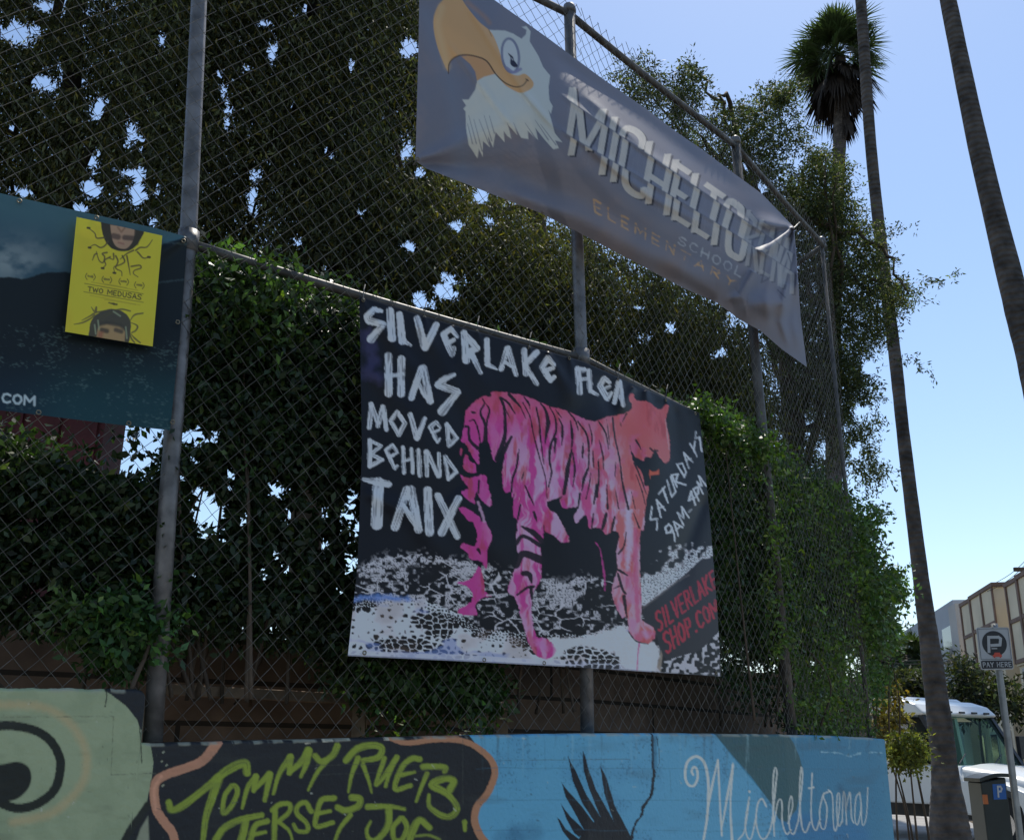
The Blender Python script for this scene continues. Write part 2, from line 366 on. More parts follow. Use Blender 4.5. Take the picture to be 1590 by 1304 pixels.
# blue field: hand rolled, darker roller patches and a deeper right end
bl = inside(A.X, A.Y, [tuple(p) for p in edge]+[(1700, 1330), (1700, 1100), (728, 1100)])
bi = np.nonzero(bl)[0]
A.blend(bi, sstep(.5, .75, nz[bi])*.25, (58, 108, 152))
A.poly(W8([(295, -20), (400, 115), (530, 270), (640, 400), (700, 480), (760, 600), (830, 760), (1700, 760), (1700, -40)]), (48, 106, 144), soft=1.5)
A.poly(W8([(720, 560), (860, 520), (1100, 600), (1340, 620), (1370, 760), (840, 760)]), (38, 98, 150), .7, 14, 6, .05)
A.poly(W8([(295, -20), (420, 130), (560, 290), (700, 480), (745, 575), (800, 600), (870, 510), (905, 330), (910, 230), (890, 150), (850, 60), (800, -20)]), (43, 76, 88), soft=1.5)
A.stroke(W8([(1520, 100), (1560, 420), (1590, 800)]), 18, (62, 116, 150), .6, 30, 8, 0, .1)
A.stroke(W8([(1040, 120), (1160, 125), (1230, 150), (1330, 120), (1460, 125)]), .8, (120, 160, 185), .8, 1, 2.2, 0, .25)
# dark smudge and stains on the pale blue
for (x, y, r_, a_) in ((815, 1290, 26, .45), (790, 1300, 20, .4), (1010, 1270, 12, .12), (950, 1200, 14, .1)):
    A.stroke([(x-r_*.6, y), (x+r_*.6, y+2)], r_*.5, (48, 92, 128), a_, 14, 8, 0, .08, seed=int(x))
sp = sstep(.70, .8, vn(A.X*.45, A.Y*.35, 21)*.6+nz*.45)
A.blend(bi, sp[bi]*.35, (35, 70, 100))
# green bird head at the left end
green = W9([(-800, 60), (730, 70), (790, 92), (880, 140), (1000, 230), (1090, 340), (1112, 400), (1125, 430), (1130, 535), (1200, 545), (1222, 680), (1210, 800), (1170, 1000), (1110, 1090), (1060, 1170), (985, 1330), (-800, 1400)])
A.poly(green, (122, 137, 118), rough=.5)
gi = np.nonzero(inside(A.X, A.Y, green))[0]
A.blend(gi, sstep(.42, .7, fbm(A.X[gi]*.03, A.Y[gi]*.03, 9, 5))*.4, (104, 120, 102))
A.poly(W9([(1180, 1110), (1120, 1210), (1080, 1330), (1190, 1330)]), (112, 120, 110), soft=3)
A.curve(W9([(-60, 225), (120, 225), (300, 235), (450, 290), (590, 410), (675, 570), (690, 720), (650, 860), (530, 1000), (380, 1100), (100, 1160)]), 6.5, (155, 138, 108), .5, 9, 2)
A.curve(W9([(-150, 440), (0, 392), (150, 398), (300, 438), (410, 520), (475, 640), (480, 740), (455, 860), (390, 950), (270, 1025), (140, 1048), (0, 1005), (-120, 930)]), 7, (28, 33, 30), 1, 2, .8)
A.poly(smooth(W9([(-120, 900), (-100, 740), (60, 690), (150, 680), (225, 720), (250, 800), (225, 890), (150, 965), (80, 990), (0, 1000), (-120, 980)])), (26, 30, 29), soft=2.5)
A.curve(W9([(1175, 1025), (1110, 1120), (1050, 1200), (985, 1320)]), 5.5, (30, 34, 33), 1, 2, .6)
for q in ([(0, 320), (900, 318)], [(905, 320), (885, 780)], [(885, 780), (1240, 770)]): A.stroke(W9(q), .5, (84, 92, 80), .7, 1.4, .8)
A.curve(W9([(842, 95), (850, 150), (838, 235)]), 1.0, (25, 26, 22), .9, 1, .8); A.curve(W9([(1112, 380), (1120, 500), (1130, 690)]), .8, (20, 22, 20), .9, 1, .6)
for x, y in ((818, 555), (855, 660), (1090, 680)): A.stroke(W9([(x, y), (x+1, y)]), 1, (60, 66, 58), .9)
# salmon borders and black field
A.curve(W5([(640, 60), (570, 160), (480, 250), (330, 310), (180, 360), (80, 420), (55, 530), (80, 690), (150, 800), (220, 890), (250, 1000)]), [8, 7, 7, 7, 6.5], (150, 112, 96), 1, 1.5, .8)
A.curve(W5([(120, 380), (55, 500), (70, 680)]), 2.4, (172, 132, 116), .7, 4)
A.curve(W6([(700, 30), (790, 62), (900, 62), (1000, 45), (1150, 36), (1290, 55), (1400, 110), (1505, 210), (1530, 320), (1470, 470), (1390, 570), (1370, 680), (1400, 775), (1450, 850), (1540, 950)]), [3.5, 4.5, 4.5, 5.2, 5.6, 5.8], (140, 104, 84), 1, 1.4, .7)
G = (112, 131, 52)
tg = dict(a=.96, soft=2.6, rough=.7, dry=.35, rf=.35)
def g5(p, *wd): A.curve(W5(p), [x/5.889 for x in wd], G, **tg)
def g6(p, *wd): A.curve(W6(p), [x/5.129 for x in wd], G, **tg)
g5([(190, 620), (215, 690), (330, 640), (560, 460), (720, 330), (880, 260), (905, 350)], 30, 34, 30, 34, 40, 34); g5([(640, 400), (590, 560), (530, 750), (500, 970)], 46, 36, 28, 22)
g5([(760, 470), (700, 560), (680, 690), (705, 715), (770, 640), (815, 530), (800, 470), (760, 470)], 22, 22)
g5([(860, 670), (910, 490), (985, 385)], 14, 22, 28); g5([(985, 385), (965, 510)], 30, 22); g5([(965, 510), (1110, 360)], 18, 30); g5([(1115, 370), (1065, 600)], 30, 20)
g5([(1145, 540), (1200, 360), (1300, 205)], 14, 22, 30); g5([(1300, 205), (1290, 350)], 32, 24); g5([(1290, 350), (1410, 240), (1465, 145)], 20, 30, 36); g5([(1470, 150), (1445, 270), (1395, 385)], 34, 26, 14)
g6([(100, 170), (150, 215), (240, 165), (275, 90)], 24, 24, 26); g6([(190, 210), (110, 310), (45, 440)], 20, 16, 10)
g6([(345, 205), (440, 110), (560, 85), (630, 110), (600, 180), (480, 205)], 26, 28, 26, 24, 18); g6([(440, 190), (390, 320), (365, 455)], 24, 16, 10); g6([(480, 240), (520, 350), (550, 460)], 18, 14, 8)
g6([(650, 190), (585, 385), (620, 370), (690, 270), (750, 180)], 20, 16, 18, 22); g6([(740, 200), (690, 310), (660, 410)], 18, 14)
g6([(930, 195), (870, 190), (790, 260), (735, 430), (860, 405)], 24, 22, 20, 18); g6([(790, 320), (890, 298)], 18, 12)
g6([(960, 255), (1125, 258), (1130, 290)], 26, 22); g6([(990, 310), (940, 430), (905, 530)], 20, 12)
g6([(1170, 440), (1205, 370), (1130, 350), (1030, 400), (1150, 470), (1230, 580), (1180, 650), (1100, 640), (1010, 570), (1005, 480)], 30, 26, 30, 22, 24, 22, 12)
g5([(620, 960), (700, 850), (850, 775), (1040, 735)], 34, 30, 24); g5([(890, 790), (870, 900), (840, 1000)], 36, 34)
g5([(1090, 790), (980, 830), (930, 980)], 26, 28); g5([(960, 915), (1070, 890)], 20, 16)
g5([(1140, 690), (1200, 640), (1290, 635), (1285, 710), (1180, 800)], 26, 22, 18); g5([(1160, 690), (1150, 985)], 26, 24); g5([(1200, 800), (1290, 880), (1320, 970)], 18, 10)
g5([(1490, 700), (1440, 620), (1370, 650), (1360, 720), (1450, 810), (1455, 880), (1370, 880), (1330, 820)], 24, 22, 16)
g6([(250, 505), (150, 520), (110, 640), (110, 730), (240, 700)], 24, 20, 18); g6([(110, 630), (220, 608)], 18, 14)
g6([(280, 580), (340, 605), (440, 570), (455, 510), (390, 500)], 26, 26); g6([(380, 640), (300, 740), (250, 860)], 20, 12)
g6([(520, 575), (690, 572), (810, 592)], 26, 20, 14); g6([(685, 590), (680, 720), (600, 830), (530, 830), (510, 760), (540, 690)], 30, 26, 24, 16, 10)
g6([(780, 665), (720, 740), (730, 835), (790, 835), (830, 740), (800, 670), (780, 665)], 20, 20); g6([(1010, 740), (930, 680), (870, 780), (845, 870)], 24, 30, 26); g6([(900, 808), (1000, 800), (1090, 832)], 10, 10); g6([(1290, 695), (1292, 760)], 20, 14)
for q in ([(20, 245), (600, 235), (950, 240)], [(100, 320), (1000, 290)], [(1540, 205), (2600, 195)], [(1275, 20), (1275, 560)]): A.stroke(W6(q), .5, (60, 66, 66), .5, 1.3, .8)
for x, y in ((20, 70), (165, 55), (650, 42), (205, 52)): A.stroke(W6([(x, y), (x+36, y-2)]), 1.1, (150, 152, 146), .9, 1, 1)
for x, y in ((135, 165), (120, 250), (160, 285), (130, 470)): A.stroke(W5([(x, y), (x+12, y-10)]), 1.1, (120, 128, 118), .9, 1, 1)
# dark feathers, crack, script
K = (26, 29, 36)
for f in ([(30, 785), (60, 810), (110, 890), (250, 1000), (250, 1060), (150, 1003), (80, 910)], [(65, 650), (90, 690), (160, 780), (300, 915), (240, 970), (190, 930), (120, 800)],
          [(75, 455), (130, 530), (180, 580), (280, 700), (420, 890), (300, 930), (170, 690), (110, 590)], [(133, 200), (160, 260), (210, 350), (310, 570), (455, 800), (420, 880), (270, 650), (180, 440)],
          [(275, 150), (300, 210), (330, 330), (400, 520), (590, 860), (480, 880), (330, 500), (280, 330)], [(440, 295), (480, 370), (510, 440), (580, 680), (650, 810), (790, 1080), (600, 920), (480, 560)],
          [(200, 1080), (270, 920), (330, 860), (430, 800), (560, 830), (640, 830), (720, 960), (780, 1080)]): A.poly(W7(f), K, 1, .9, .4)
A.stroke(W7([(935, 10), (937, 120), (940, 260), (952, 380), (935, 500), (922, 590), (880, 640), (845, 690), (830, 770), (775, 840), (745, 930), (735, 1060)]), [2.2, 1.8, 2.4, 2, 1.6, 2.2], (24, 30, 38), 1, .9, 1.6, 0, .25)
A.stroke(W7([(978, 20), (1000, 160), (1000, 270), (955, 400)]), [.8, .5, .6], (20, 45, 70), .9, .9, 1, 0, .3); A.stroke(W7([(958, 30), (962, 300)]), 3.2, (40, 84, 116), .55, 3, 1)
S_ = (166, 176, 184)
def sc8(p, a, b): A.curve(W8(p), [a/4.4167, b/4.4167, a/4.4167], S_, .92, 1.1, .25)
sc8([(160, 275), (150, 250), (165, 222), (186, 240), (190, 300), (165, 350), (125, 340), (105, 280), (120, 190), (175, 150), (225, 175), (252, 240), (264, 340), (262, 480), (252, 600), (228, 740)], 8, 10)
sc8([(252, 560), (290, 350), (330, 175)], 5, 9); sc8([(330, 175), (345, 500), (357, 690)], 8, 6); sc8([(357, 640), (385, 480), (434, 195)], 4, 9); sc8([(432, 210), (416, 480), (428, 740)], 9, 6)
sc8([(470, 720), (515, 650), (545, 430), (518, 600), (530, 695), (560, 705), (592, 560)], 5, 5); sc8([(545, 388), (547, 392)], 8, 8)
sc8([(662, 492), (632, 440), (602, 480), (592, 600), (620, 700), (660, 705), (700, 600), (728, 330)], 6, 5)
sc8([(728, 330), (735, 260), (722, 228), (710, 300), (708, 480), (716, 695)], 5, 6); sc8([(716, 600), (742, 460), (768, 460), (772, 600), (800, 680), (832, 655)], 5, 5)
sc8([(812, 610), (842, 490), (832, 420), (816, 500), (822, 640), (850, 680), (882, 590)], 5, 4); sc8([(882, 590), (910, 300), (900, 230), (890, 420), (905, 620), (932, 668), (962, 600)], 5, 5)
sc8([(976, 265), (970, 560), (1000, 655), (1030, 580)], 5, 4); sc8([(955, 366), (985, 362)], 7, 5)
sc8([(1050, 415), (1028, 520), (1036, 630), (1066, 635), (1078, 500), (1052, 415), (1100, 388)], 5, 4); sc8([(1088, 378), (1116, 425), (1122, 610), (1140, 655), (1162, 520), (1164, 410), (1148, 420), (1146, 540), (1160, 625), (1182, 590)], 4, 4)
sc8([(1182, 600), (1190, 400), (1204, 440), (1212, 615)], 4, 4); sc8([(1210, 500), (1236, 395), (1246, 560), (1262, 605)], 4, 4)
sc8([(1302, 395), (1276, 440), (1270, 580), (1290, 612), (1312, 500), (1302, 395)], 4, 4); sc8([(1312, 500), (1322, 620), (1348, 560), (1358, 365)], 4, 3)
A.stroke(W8([(1165, 360), (1200, 420), (1215, 500)]), 4, (34, 58, 84), .45, 8, 3)
word(A, 'NTHE', *[W8([q])[0] for q in ((1130, 720), (1230, 722), (1132, 690), (1230, 690))], w=.45, color=(30, 62, 92), a=.7)
# block joints, drips and chips
rgw = np.random.default_rng(3)
for y_ in (1196, 1245, 1292):
    A.stroke([(x, np.interp(x, [-120, 240, 735, 1373], [y_-60, y_, y_-4, y_-2])+rgw.normal()*.5) for x in range(740, 1380, 40)], .55, (48, 84, 112), .38, 1.5, .9)
for x_ in (845, 1105, 1215, 1300): A.stroke([(x_, 1140), (x_+2, 1196)], .5, (48, 84, 112), .35, 1.4, .8)
for x_ in (770, 940, 1040, 1160, 1265): A.stroke([(x_, 1196), (x_+3, 1245)], .5, (48, 84, 112), .35, 1.4, .8)
for k_ in range(46):
    x_ = rgw.uniform(740, 1370); l_ = rgw.uniform(8, 70); A.stroke([(x_, 1141), (x_+rgw.normal()*2, 1141+l_)], [rgw.uniform(.5, 2.2), .3], (52, 74, 88) if k_ % 3 else (120, 160, 182), rgw.uniform(.12, .35), 3, 1.5, 0, .2, seed=k_)
for k_ in range(150):
    x_ = rgw.uniform(-60, 1370); y_ = rgw.uniform(1080, 1304); A.stroke([(x_, y_), (x_+rgw.normal()*2.5, y_+rgw.normal()*2)], rgw.uniform(.3, 1.0), [(40, 50, 58), (150, 160, 160), (70, 78, 74)][k_ % 3], rgw.uniform(.25, .7), 1, 1.2, 0, .4, seed=k_)
# worn top edge and grime
te = np.zeros(WP.shape[:2]); te[:3] = 1; te[3] = .8; te[4] = .35
te = te.ravel()*sstep(.45, .62, fbm(A.X*.06, A.Y*.0+3, 31, 4)); A.blend(np.arange(A.X.size), te*.8, (122, 128, 124))
A.blend(np.arange(A.X.size), sstep(.56, .8, fbm(A.X*.012, A.Y*.05, 41, 5))*.22, (50, 54, 54))
K_WALL = np.array([2.15, 1.85, 1.45])
WE = np.zeros((WP.shape[0], 3, 3)); 
for k, (p, _) in enumerate(end): WE[:, k, :2] = p; WE[:, k, 2] = WP[:, -1, 2]
WE[0:2, :, 0] -= .16; WE[0:2, :, 1] += .1
colw = np.clip(A.col*K_WALL, .004, .82).reshape(WP.shape)
WPa = np.concatenate([WP, WE], 1); colw = np.concatenate([colw, np.repeat(colw[:, -1:], 3, 1)], 1)
wall = gridmesh('mural_wall', WPa, colw.reshape(-1, 3), M_mural)
tag(wall, 'low painted masonry wall with a blue, black and green street mural and lettering', 'wall')

# ================================================================ CHAIN LINK FENCE
fence = empty('chain_link_fence', (*PL[1], 1.62), 'tall rusty chain link fence on posts standing on the mural wall', 'fence')
def post(pts, r):
    b = MB(); b.tube(pts, r, 14); return b
def pz(px, py, i): return on_fence(px, py)[2]
pA = [on_fence(237, 1152), on_fence(262, 760), on_fence(292, 375)]; pA.append(at(309, 0, pA[2][1]+.03)); pA.append(pA[3]+(pA[3]-pA[2])*.42)
ZT = {0: 5.66, 1: 5.72, 2: 5.75, 3: 5.94, 4: 5.96}; ZM = {0: 3.55, 1: 3.6, 2: 3.6, 3: 3.6, 4: 3.6}
posts = [post(pA, .035).build('post', M_galv, fence, True)]
pB = [on_fence(912, 1137), on_fence(903, 556), on_fence(884, 18)]
pC = [on_fence(1230, 1140), on_fence(1186, 690), on_fence(1142, 222)]
pD = [np.array([2.80, 8.36, 1.68]), np.array([2.79, 8.36, 3.6]), np.array([2.78, 8.36, 5.99])]
pZ = [np.array([-3.14, 2.72, 1.6]), np.array([-3.14, 2.72, 5.7])]
for p in (pB, pC, pD, pZ):
    posts.append(post(p, .017 if p is pD else .033).build('post', M_rail if p is pD or p is pC else M_galv, fence, True))
for p, po_ in zip((pA, pB, pC, pD), posts): cp = MB(); cp.tube([p[-1]-(0, 0, .01), p[-1]+(0, 0, .012), p[-1]+(0, 0, .04), p[-1]+(0, 0, .06)], [.040, .041, .034, .008], 12); cp.build('cap', M_galv, po_, True)
RE = np.array([1.75, 10.9])
tops = [np.array([*PL[k], ZT[k]]) for k in range(5)]; tops[2][:] = pB[-1]+(0, 0, -.02); tops[3][:] = pC[-1]+(0, 0, -.03)
def rail(a, b, r=.0225):
    n = 8; P = [a+(b-a)*k/n+np.array([0, 0, -.012*math.sin(math.pi*k/n)]) for k in range(n+1)]
    MB().tube(P, r, 12).build('rail', M_rail, fence, True)
for k in range(4): rail(tops[k], tops[k+1])
rail(tops[4], np.array([*RE, 5.98]))
mids = [np.array([*PL[0], 3.52]), on_fence(292, 378), on_fence(903, 556), on_fence(1187, 692), np.array([*PL[4], 3.58])]
for k in range(3): rail(mids[k], mids[k+1], .021)
for p in (pA[2], pB[1], pC[1]):                           # rail clamps
    d_ = (pB[1]-pA[2]); d_ /= np.linalg.norm(d_)
    MB().tube([p-(0, 0, .045), p+(0, 0, .045)], .044, 12).build('rail_clamp', M_galv, fence, True)
def netting(P0, P1, z0, z1, seed):
    """woven zigzag wires of one bay"""
    h, hv, r = .0425, .0445, .00175
    L = np.linalg.norm(P1-P0); d = np.array([*(P1-P0)/L, 0]); n = np.array([d[1], -d[0], 0])
    nw = int(L/h)+1; V = []; Fc = []; rg = np.random.default_rng(seed)
    for k in range(nw):
        s0 = L*k/nw; x0 = s0; i = np.arange(int((max(z0(0), 0)*0+max(z1(0), z1(1))-min(z0(0), z0(1)))/hv)+2)
        t = (s0+h*.5)/L; zb, zt = z0(t), z1(t)
        zz = zb+i*hv; keep = zz <= zt+.03; i = i[keep]; zz = zz[keep]
        ph = (i+k) % 2; x = x0+ph*(L/nw)*1.0
        sag = .014*np.sin(zz*2.1+k*.05+seed)+.022*(vn(zz*1.3, zz*0+k*.07, seed)-.3)+.004*(vn(zz*9, zz*0+k*.9, seed+2)-.5)
        p = np.array([*P0, 0])+d*x[:, None]+n*(.027+sag+.0024*(1-2*((i % 2))))[:, None]; p[:, 2] = zz+.004*(vn(zz*.9+9, zz*0+k*.2, seed)-.5)
        p[-1] += d*.006*(1 if k % 2 else -1)+np.array([0, 0, .012])
        m = len(p); base = len(V)*0+sum(len(q) for q in V)
        tt = np.gradient(p, axis=0); tt /= np.linalg.norm(tt, axis=1)[:, None]
        a = n[None]*np.ones((m, 1)); b = np.cross(tt, a); b /= np.linalg.norm(b, axis=1)[:, None]
        ring = np.stack([p+r*(math.cos(th)*a+math.sin(th)*b) for th in (0, 2.094, 4.189)], 1).reshape(-1, 3)
        V.append(ring); j = np.arange(m-1)[:, None]*3+base
        for q in range(3): Fc.append(np.concatenate([j+q, j+(q+1) % 3, j+3+(q+1) % 3, j+3+q], 1))
    return mesh('wire_mesh', np.concatenate(V), np.concatenate(Fc), M_wire, fence, False)
zw = lambda k: (1.63, 1.62, 1.70, 1.72, 1.70)[k]
PW = np.vstack([PL, RE])
for k in range(5):
    za, zb = zw(min(k, 4)), zw(min(k+1, 4)); ta, tb = (tops[k][2] if k < 5 else 5.98), (tops[k+1][2] if k+1 < 5 else 5.98)
    netting(PW[k], PW[k+1], lambda t, za=za, zb=zb: za+(zb-za)*t+(.09 if k == 0 else 0), lambda t, ta=ta, tb=tb: ta+(tb-ta)*t+.035, 11+k)

# ================================================================ BANNERS
def resamp(p, t):
    p = np.asarray(p, float); s = np.concatenate([[0], np.cumsum(np.hypot(*(p[1:]-p[:-1]).T))]); s /= s[-1]
    return np.stack([np.interp(t, s, p[:, 0]), np.interp(t, s, p[:, 1])], -1)
def coons(T, B, L, Rr, nu, nv):
    u = np.linspace(0, 1, nu); v = np.linspace(0, 1, nv)[:, None, None]; uu = u[None, :, None]
    t, b = resamp(T, u), resamp(B, u); l, r = resamp(L, v[:, 0, 0]), resamp(Rr, v[:, 0, 0])
    P = (1-v)*t[None]+v*b[None]+(1-uu)*l[:, None]+uu*r[:, None]-((1-uu)*(1-v)*t[0]+uu*(1-v)*t[-1]+(1-uu)*v*b[0]+uu*v*b[-1])
    return P[..., 0], P[..., 1], np.tile(u, (nv, 1)), np.tile(v[:, 0], (1, nu))
def ridge(X, Y, pts, amp, wd):
    best = np.full(X.shape, 1e9); tb = np.zeros(X.shape); p = np.asarray(pts, float)
    for i in range(len(p)-1):
        v = p[i+1]-p[i]; L = v@v; t = np.clip(((X-p[i, 0])*v[0]+(Y-p[i, 1])*v[1])/L, 0, 1)
        d = np.hypot(X-p[i, 0]-t*v[0], Y-p[i, 1]-t*v[1]); m = d < best; best = np.where(m, d, best); tb = np.where(m, (i+t)/(len(p)-1), tb)
    ww = np.interp(tb, np.linspace(0, 1, len(np.atleast_1d(wd))), np.atleast_1d(wd)) if np.ndim(wd) else wd
    k0 = 40 if tuple(pts[0]) in ((1233, 353), (648, 252)) or np.ndim(wd) == 1 and wd[0] < 5 else 7
    return amp*np.exp(-(best/ww)**2)*sstep(0, 1, tb*k0)*sstep(0, 1, (1-tb)*2.4)
def grommets(parent, pts, off, r=.0075):
    for (px, py) in pts:
        c = on_cloth(px, py, off); i = plan(np.array(px), np.array(py))[1]; d = np.array([*SEGD[int(i)], 0]); b = MB()
        th = np.linspace(0, 2*math.pi, 13); b.tube([c+r*(math.cos(a)*d+math.sin(a)*np.array([0, 0, 1])) for a in th], .0025, 6, False)
        b.build('grommet', M_brass, parent, True)
M_brass = mat_plain('brass_grommet', (.25, .21, .14), .5, .6, .2, 20)
# ---------------------------------------------------------------- black banner with the pink tiger
T_ = [(558, 459), (620, 478), (700, 503), (800, 531), (903, 560), (1000, 603), (1086, 641)]
X, Y, U, V_ = coons(T_, [(540, 1018), (730, 1027), (900, 1036), (1120, 1050)], [(558, 459), (562, 700), (555, 880), (540, 1018)], [(1086, 641), (1102, 800), (1114, 950), (1120, 1050)], 390, 385)
A = Art(X, Y, (21, 23, 31)); X_, Y_ = A.X, A.Y
allp = np.arange(A.X.size)
Z3, R1, R2, R3, R4, R5, R6, R7, R8 = Z(530, 440, 2.0705), Z(540, 450, 5.0154), Z(540, 630, 5.0154), Z(700, 590, 6.52), Z(850, 590, 6.52), Z(700, 740, 4.345), Z(850, 750, 4.207), Z(530, 820, 5.67), Z(960, 590, 4.829)
A.blend(allp, sstep(.45, .75, fbm(X_*.02, Y_*.02, 2, 4))*.5, (18, 19, 25))
A.stroke(R1([(150, 350), (200, 560), (150, 640), (240, 690)]), 9, (58, 56, 92), .55, 12, 6, 0, .12)
# leopard ground, cell by cell
wob = (fbm(X_*.05, Y_*.05, 8, 3)-.5)
gy = np.interp(X_, [530, 556, 590, 620, 680, 720, 745, 790, 830, 870, 905, 940], [905, 884, 866, 858, 862, 872, 880, 885, 898, 904, 896, 898])+wob*16
WHT = np.array([176, 174, 186.])
gnd = (Y_ > gy) & (X_ < 1012)
f1, f2 = worley(X_*.085+wob*.8, Y_*.125+wob*.8, 3); e_small = f2-f1
f3, f4 = worley(X_*.030+wob*.5, Y_*.052+wob*.6, 9); e_big = f4-f3
f5, f6 = worley(X_*.19, Y_*.22, 4); e_tiny = f6-f5
dens = fbm(X_*.018, Y_*.03, 12, 3)
low = np.interp(X_, [530, 560, 640, 700, 745, 800, 850, 930, 980, 1030], [915, 924, 928, 945, 975, 985, 985, 985, 968, 960])+wob*14
ii = np.nonzero(gnd & (Y_ <= low))[0]
A.blend(ii, np.full(ii.size, 1.0), (24, 25, 31))
A.blend(ii, (1-sstep(.03, .075, e_big[ii]))*sstep(.42, .52, vn(X_[ii]*.03, Y_[ii]*.05, 77)), WHT-8)
fr = np.exp(-((Y_-gy-8)/11)**2)                           # speckled upper fringe
ii = np.nonzero((X_ < 1012) & (Y_ > gy-10) & (Y_ < gy+40))[0]
A.blend(ii, fr[ii]*sstep(.50, .60, vn(X_[ii]*.22, Y_[ii]*.24, 33)*.55+dens[ii]*.42)*sstep(.07, .2, e_tiny[ii]+.1*dens[ii])*.95, WHT-4)
ii = np.nonzero(gnd & (Y_ <= low))[0]
A.blend(ii, sstep(.52, .62, dens[ii]*.6+vn(X_[ii]*.16, Y_[ii]*.2, 71)*.42)*sstep(.04, .16, e_tiny[ii])*.9, WHT-10)
ii = np.nonzero(gnd & (Y_ > low))[0]
k_ = sstep(.34, .58, dens[ii]); edge_ = .16+.5*k_
A.blend(ii, np.full(ii.size, 1.0), (28, 27, 30))
A.blend(ii, sstep(.0, .10, edge_-np.where(Y_[ii] < low[ii]+14, e_tiny[ii]*1.2, e_small[ii])), WHT)
A.blend(ii, sstep(.5, .75, fbm(X_[ii]*.03, Y_[ii]*.04, 51, 3))*.30, (110, 92, 84))
A.blend(ii, sstep(.60, .72, fbm(X_[ii]*.02+4, Y_[ii]*.05, 61, 3))*.55, (96, 116, 172))
A.stroke([(552, 930), (580, 926), (632, 930)], 4, (88, 118, 180), .8, 6, 4, 0, .15)
ii = np.nonzero((Y_ > np.interp(X_, [530, 700, 900, 1130], [1008, 1016, 1026, 1040])) & (X_ < 1010))[0]
A.blend(ii, .55+.3*dens[ii], (170, 172, 196))
rw = R6([(612, 650), (640, 560), (700, 450), (800, 410), (940, 385), (1080, 385), (1120, 480), (1000, 540), (900, 600), (720, 740), (620, 810), (612, 720)])
ri = np.nonzero(inside(X_, Y_, rw))[0]
A.blend(ri, sstep(.40, .50, dens[ri]*.45+vn(X_[ri]*.2, Y_[ri]*.2, 5)*.35+np.interp(Y_[ri]-np.interp(X_[ri], [995, 1115], [905, 850]), [-16, 25], [-.05, .3]))*sstep(.02, .16, e_tiny[ri]), WHT)
A.poly(R6([(10, 1010), (230, 1010), (480, 930), (560, 1000), (690, 1040), (720, 1060), (740, 1090), (715, 1230), (500, 1215), (440, 1110), (330, 1080), (200, 1060), (120, 1110), (60, 1140), (20, 1150)]), (180, 176, 186), .95, 3, 4, .2)
ii = np.nonzero(inside(X_, Y_, R6([(110, 1090), (200, 1060), (340, 1090), (470, 1130), (470, 1220), (120, 1200)])))[0]
A.blend(ii, sstep(.16, .26, e_small[ii])*.92, (32, 31, 34))
A.poly(R6([(620, 820), (860, 630), (1000, 500), (1100, 480), (1140, 940), (1000, 1090), (780, 1160), (735, 1090), (720, 1000), (640, 920)]), (37, 37, 46), 1, 1.5, 1.2)
A.stroke(R6([(625, 815), (720, 740), (850, 640), (920, 600)]), 1.6, (84, 78, 82), .8, 2, 1)
bi2 = np.nonzero(inside(X_, Y_, R6([(700, 1180), (800, 1150), (1000, 1090), (1130, 960), (1150, 1280), (700, 1240)])))[0]
A.blend(bi2, sstep(.46, .56, dens[bi2]*.4+vn(X_[bi2]*.25, Y_[bi2]*.22, 8)*.6)*.9, WHT-8)
A.poly(R6([(715, 1200), (742, 1090), (752, 1120), (740, 1235)]), (128, 116, 110), .9, 2)
# tiger
body = R3([(150, 310), (230, 230), (330, 160), (400, 172), (420, 120), (560, 125), (650, 145), (720, 150), (820, 185), (900, 225), (1000, 265), (1100, 290), (1200, 320), (1290, 362)]) \
 + R4([(420, 410), (500, 415), (600, 375), (700, 360), (800, 330), (855, 275), (830, 190), (835, 140), (870, 145), (900, 205), (1000, 215), (1060, 250), (1110, 290), (1150, 292), (1190, 255), (1225, 260), (1215, 330), (1195, 430), (1230, 560), (1240, 700), (1235, 812), (1185, 838), (1130, 770), (1085, 700), (1060, 770), (990, 785), (970, 815), (900, 780), (865, 740), (835, 660), (850, 760), (880, 840), (960, 940), (985, 1060), (1025, 1080), (1010, 1190)]) \
 + R6([(640, 160), (630, 300), (605, 330), (605, 560), (612, 700), (615, 830), (612, 890), (690, 940), (705, 1000), (660, 1046), (580, 1025), (535, 980), (520, 880), (480, 870), (425, 740), (430, 650), (458, 560), (450, 470), (458, 400), (470, 335), (430, 312), (385, 335), (362, 310), (325, 290), (290, 292), (270, 290), (250, 205), (190, 262), (176, 215), (205, 160), (150, 160), (105, 162), (80, 115), (100, 80), (10, 120)]) \
 + R5([(650, 160), (660, 215), (715, 250), (740, 300), (800, 430), (745, 440), (700, 400), (640, 370), (628, 320), (622, 440), (600, 455), (612, 540), (612, 610), (605, 700), (565, 760), (548, 850), (548, 950), (578, 1075), (640, 1090), (705, 1150), (690, 1212), (600, 1220), (530, 1130), (480, 970), (440, 830), (385, 765), (425, 640), (455, 545), (440, 440), (450, 300), (418, 255), (430, 90)]) \
 + R3([(625, 1200), (605, 1130), (562, 1142), (528, 1080), (520, 900), (545, 760), (520, 745), (462, 830), (422, 780), (385, 625), (300, 635), (282, 700), (280, 850), (200, 740), (150, 645), (105, 620), (132, 480)])
MAG, COR, PAL, RED = np.array([166, 58, 128.]), np.array([182, 92, 98.]), np.array([188, 152, 182.]), np.array([150, 58, 66.])
gx = sstep(870, 975, X_+wob*40)[:, None]; tone = lin(MAG)*(1-gx)+lin(COR)*gx
up_ = sstep(60, 5, Y_-np.interp(X_, [720, 790, 900, 960], [612, 610, 648, 655]))[:, None]*.6; tone = tone*(1-up_)+lin((172, 76, 88))*up_
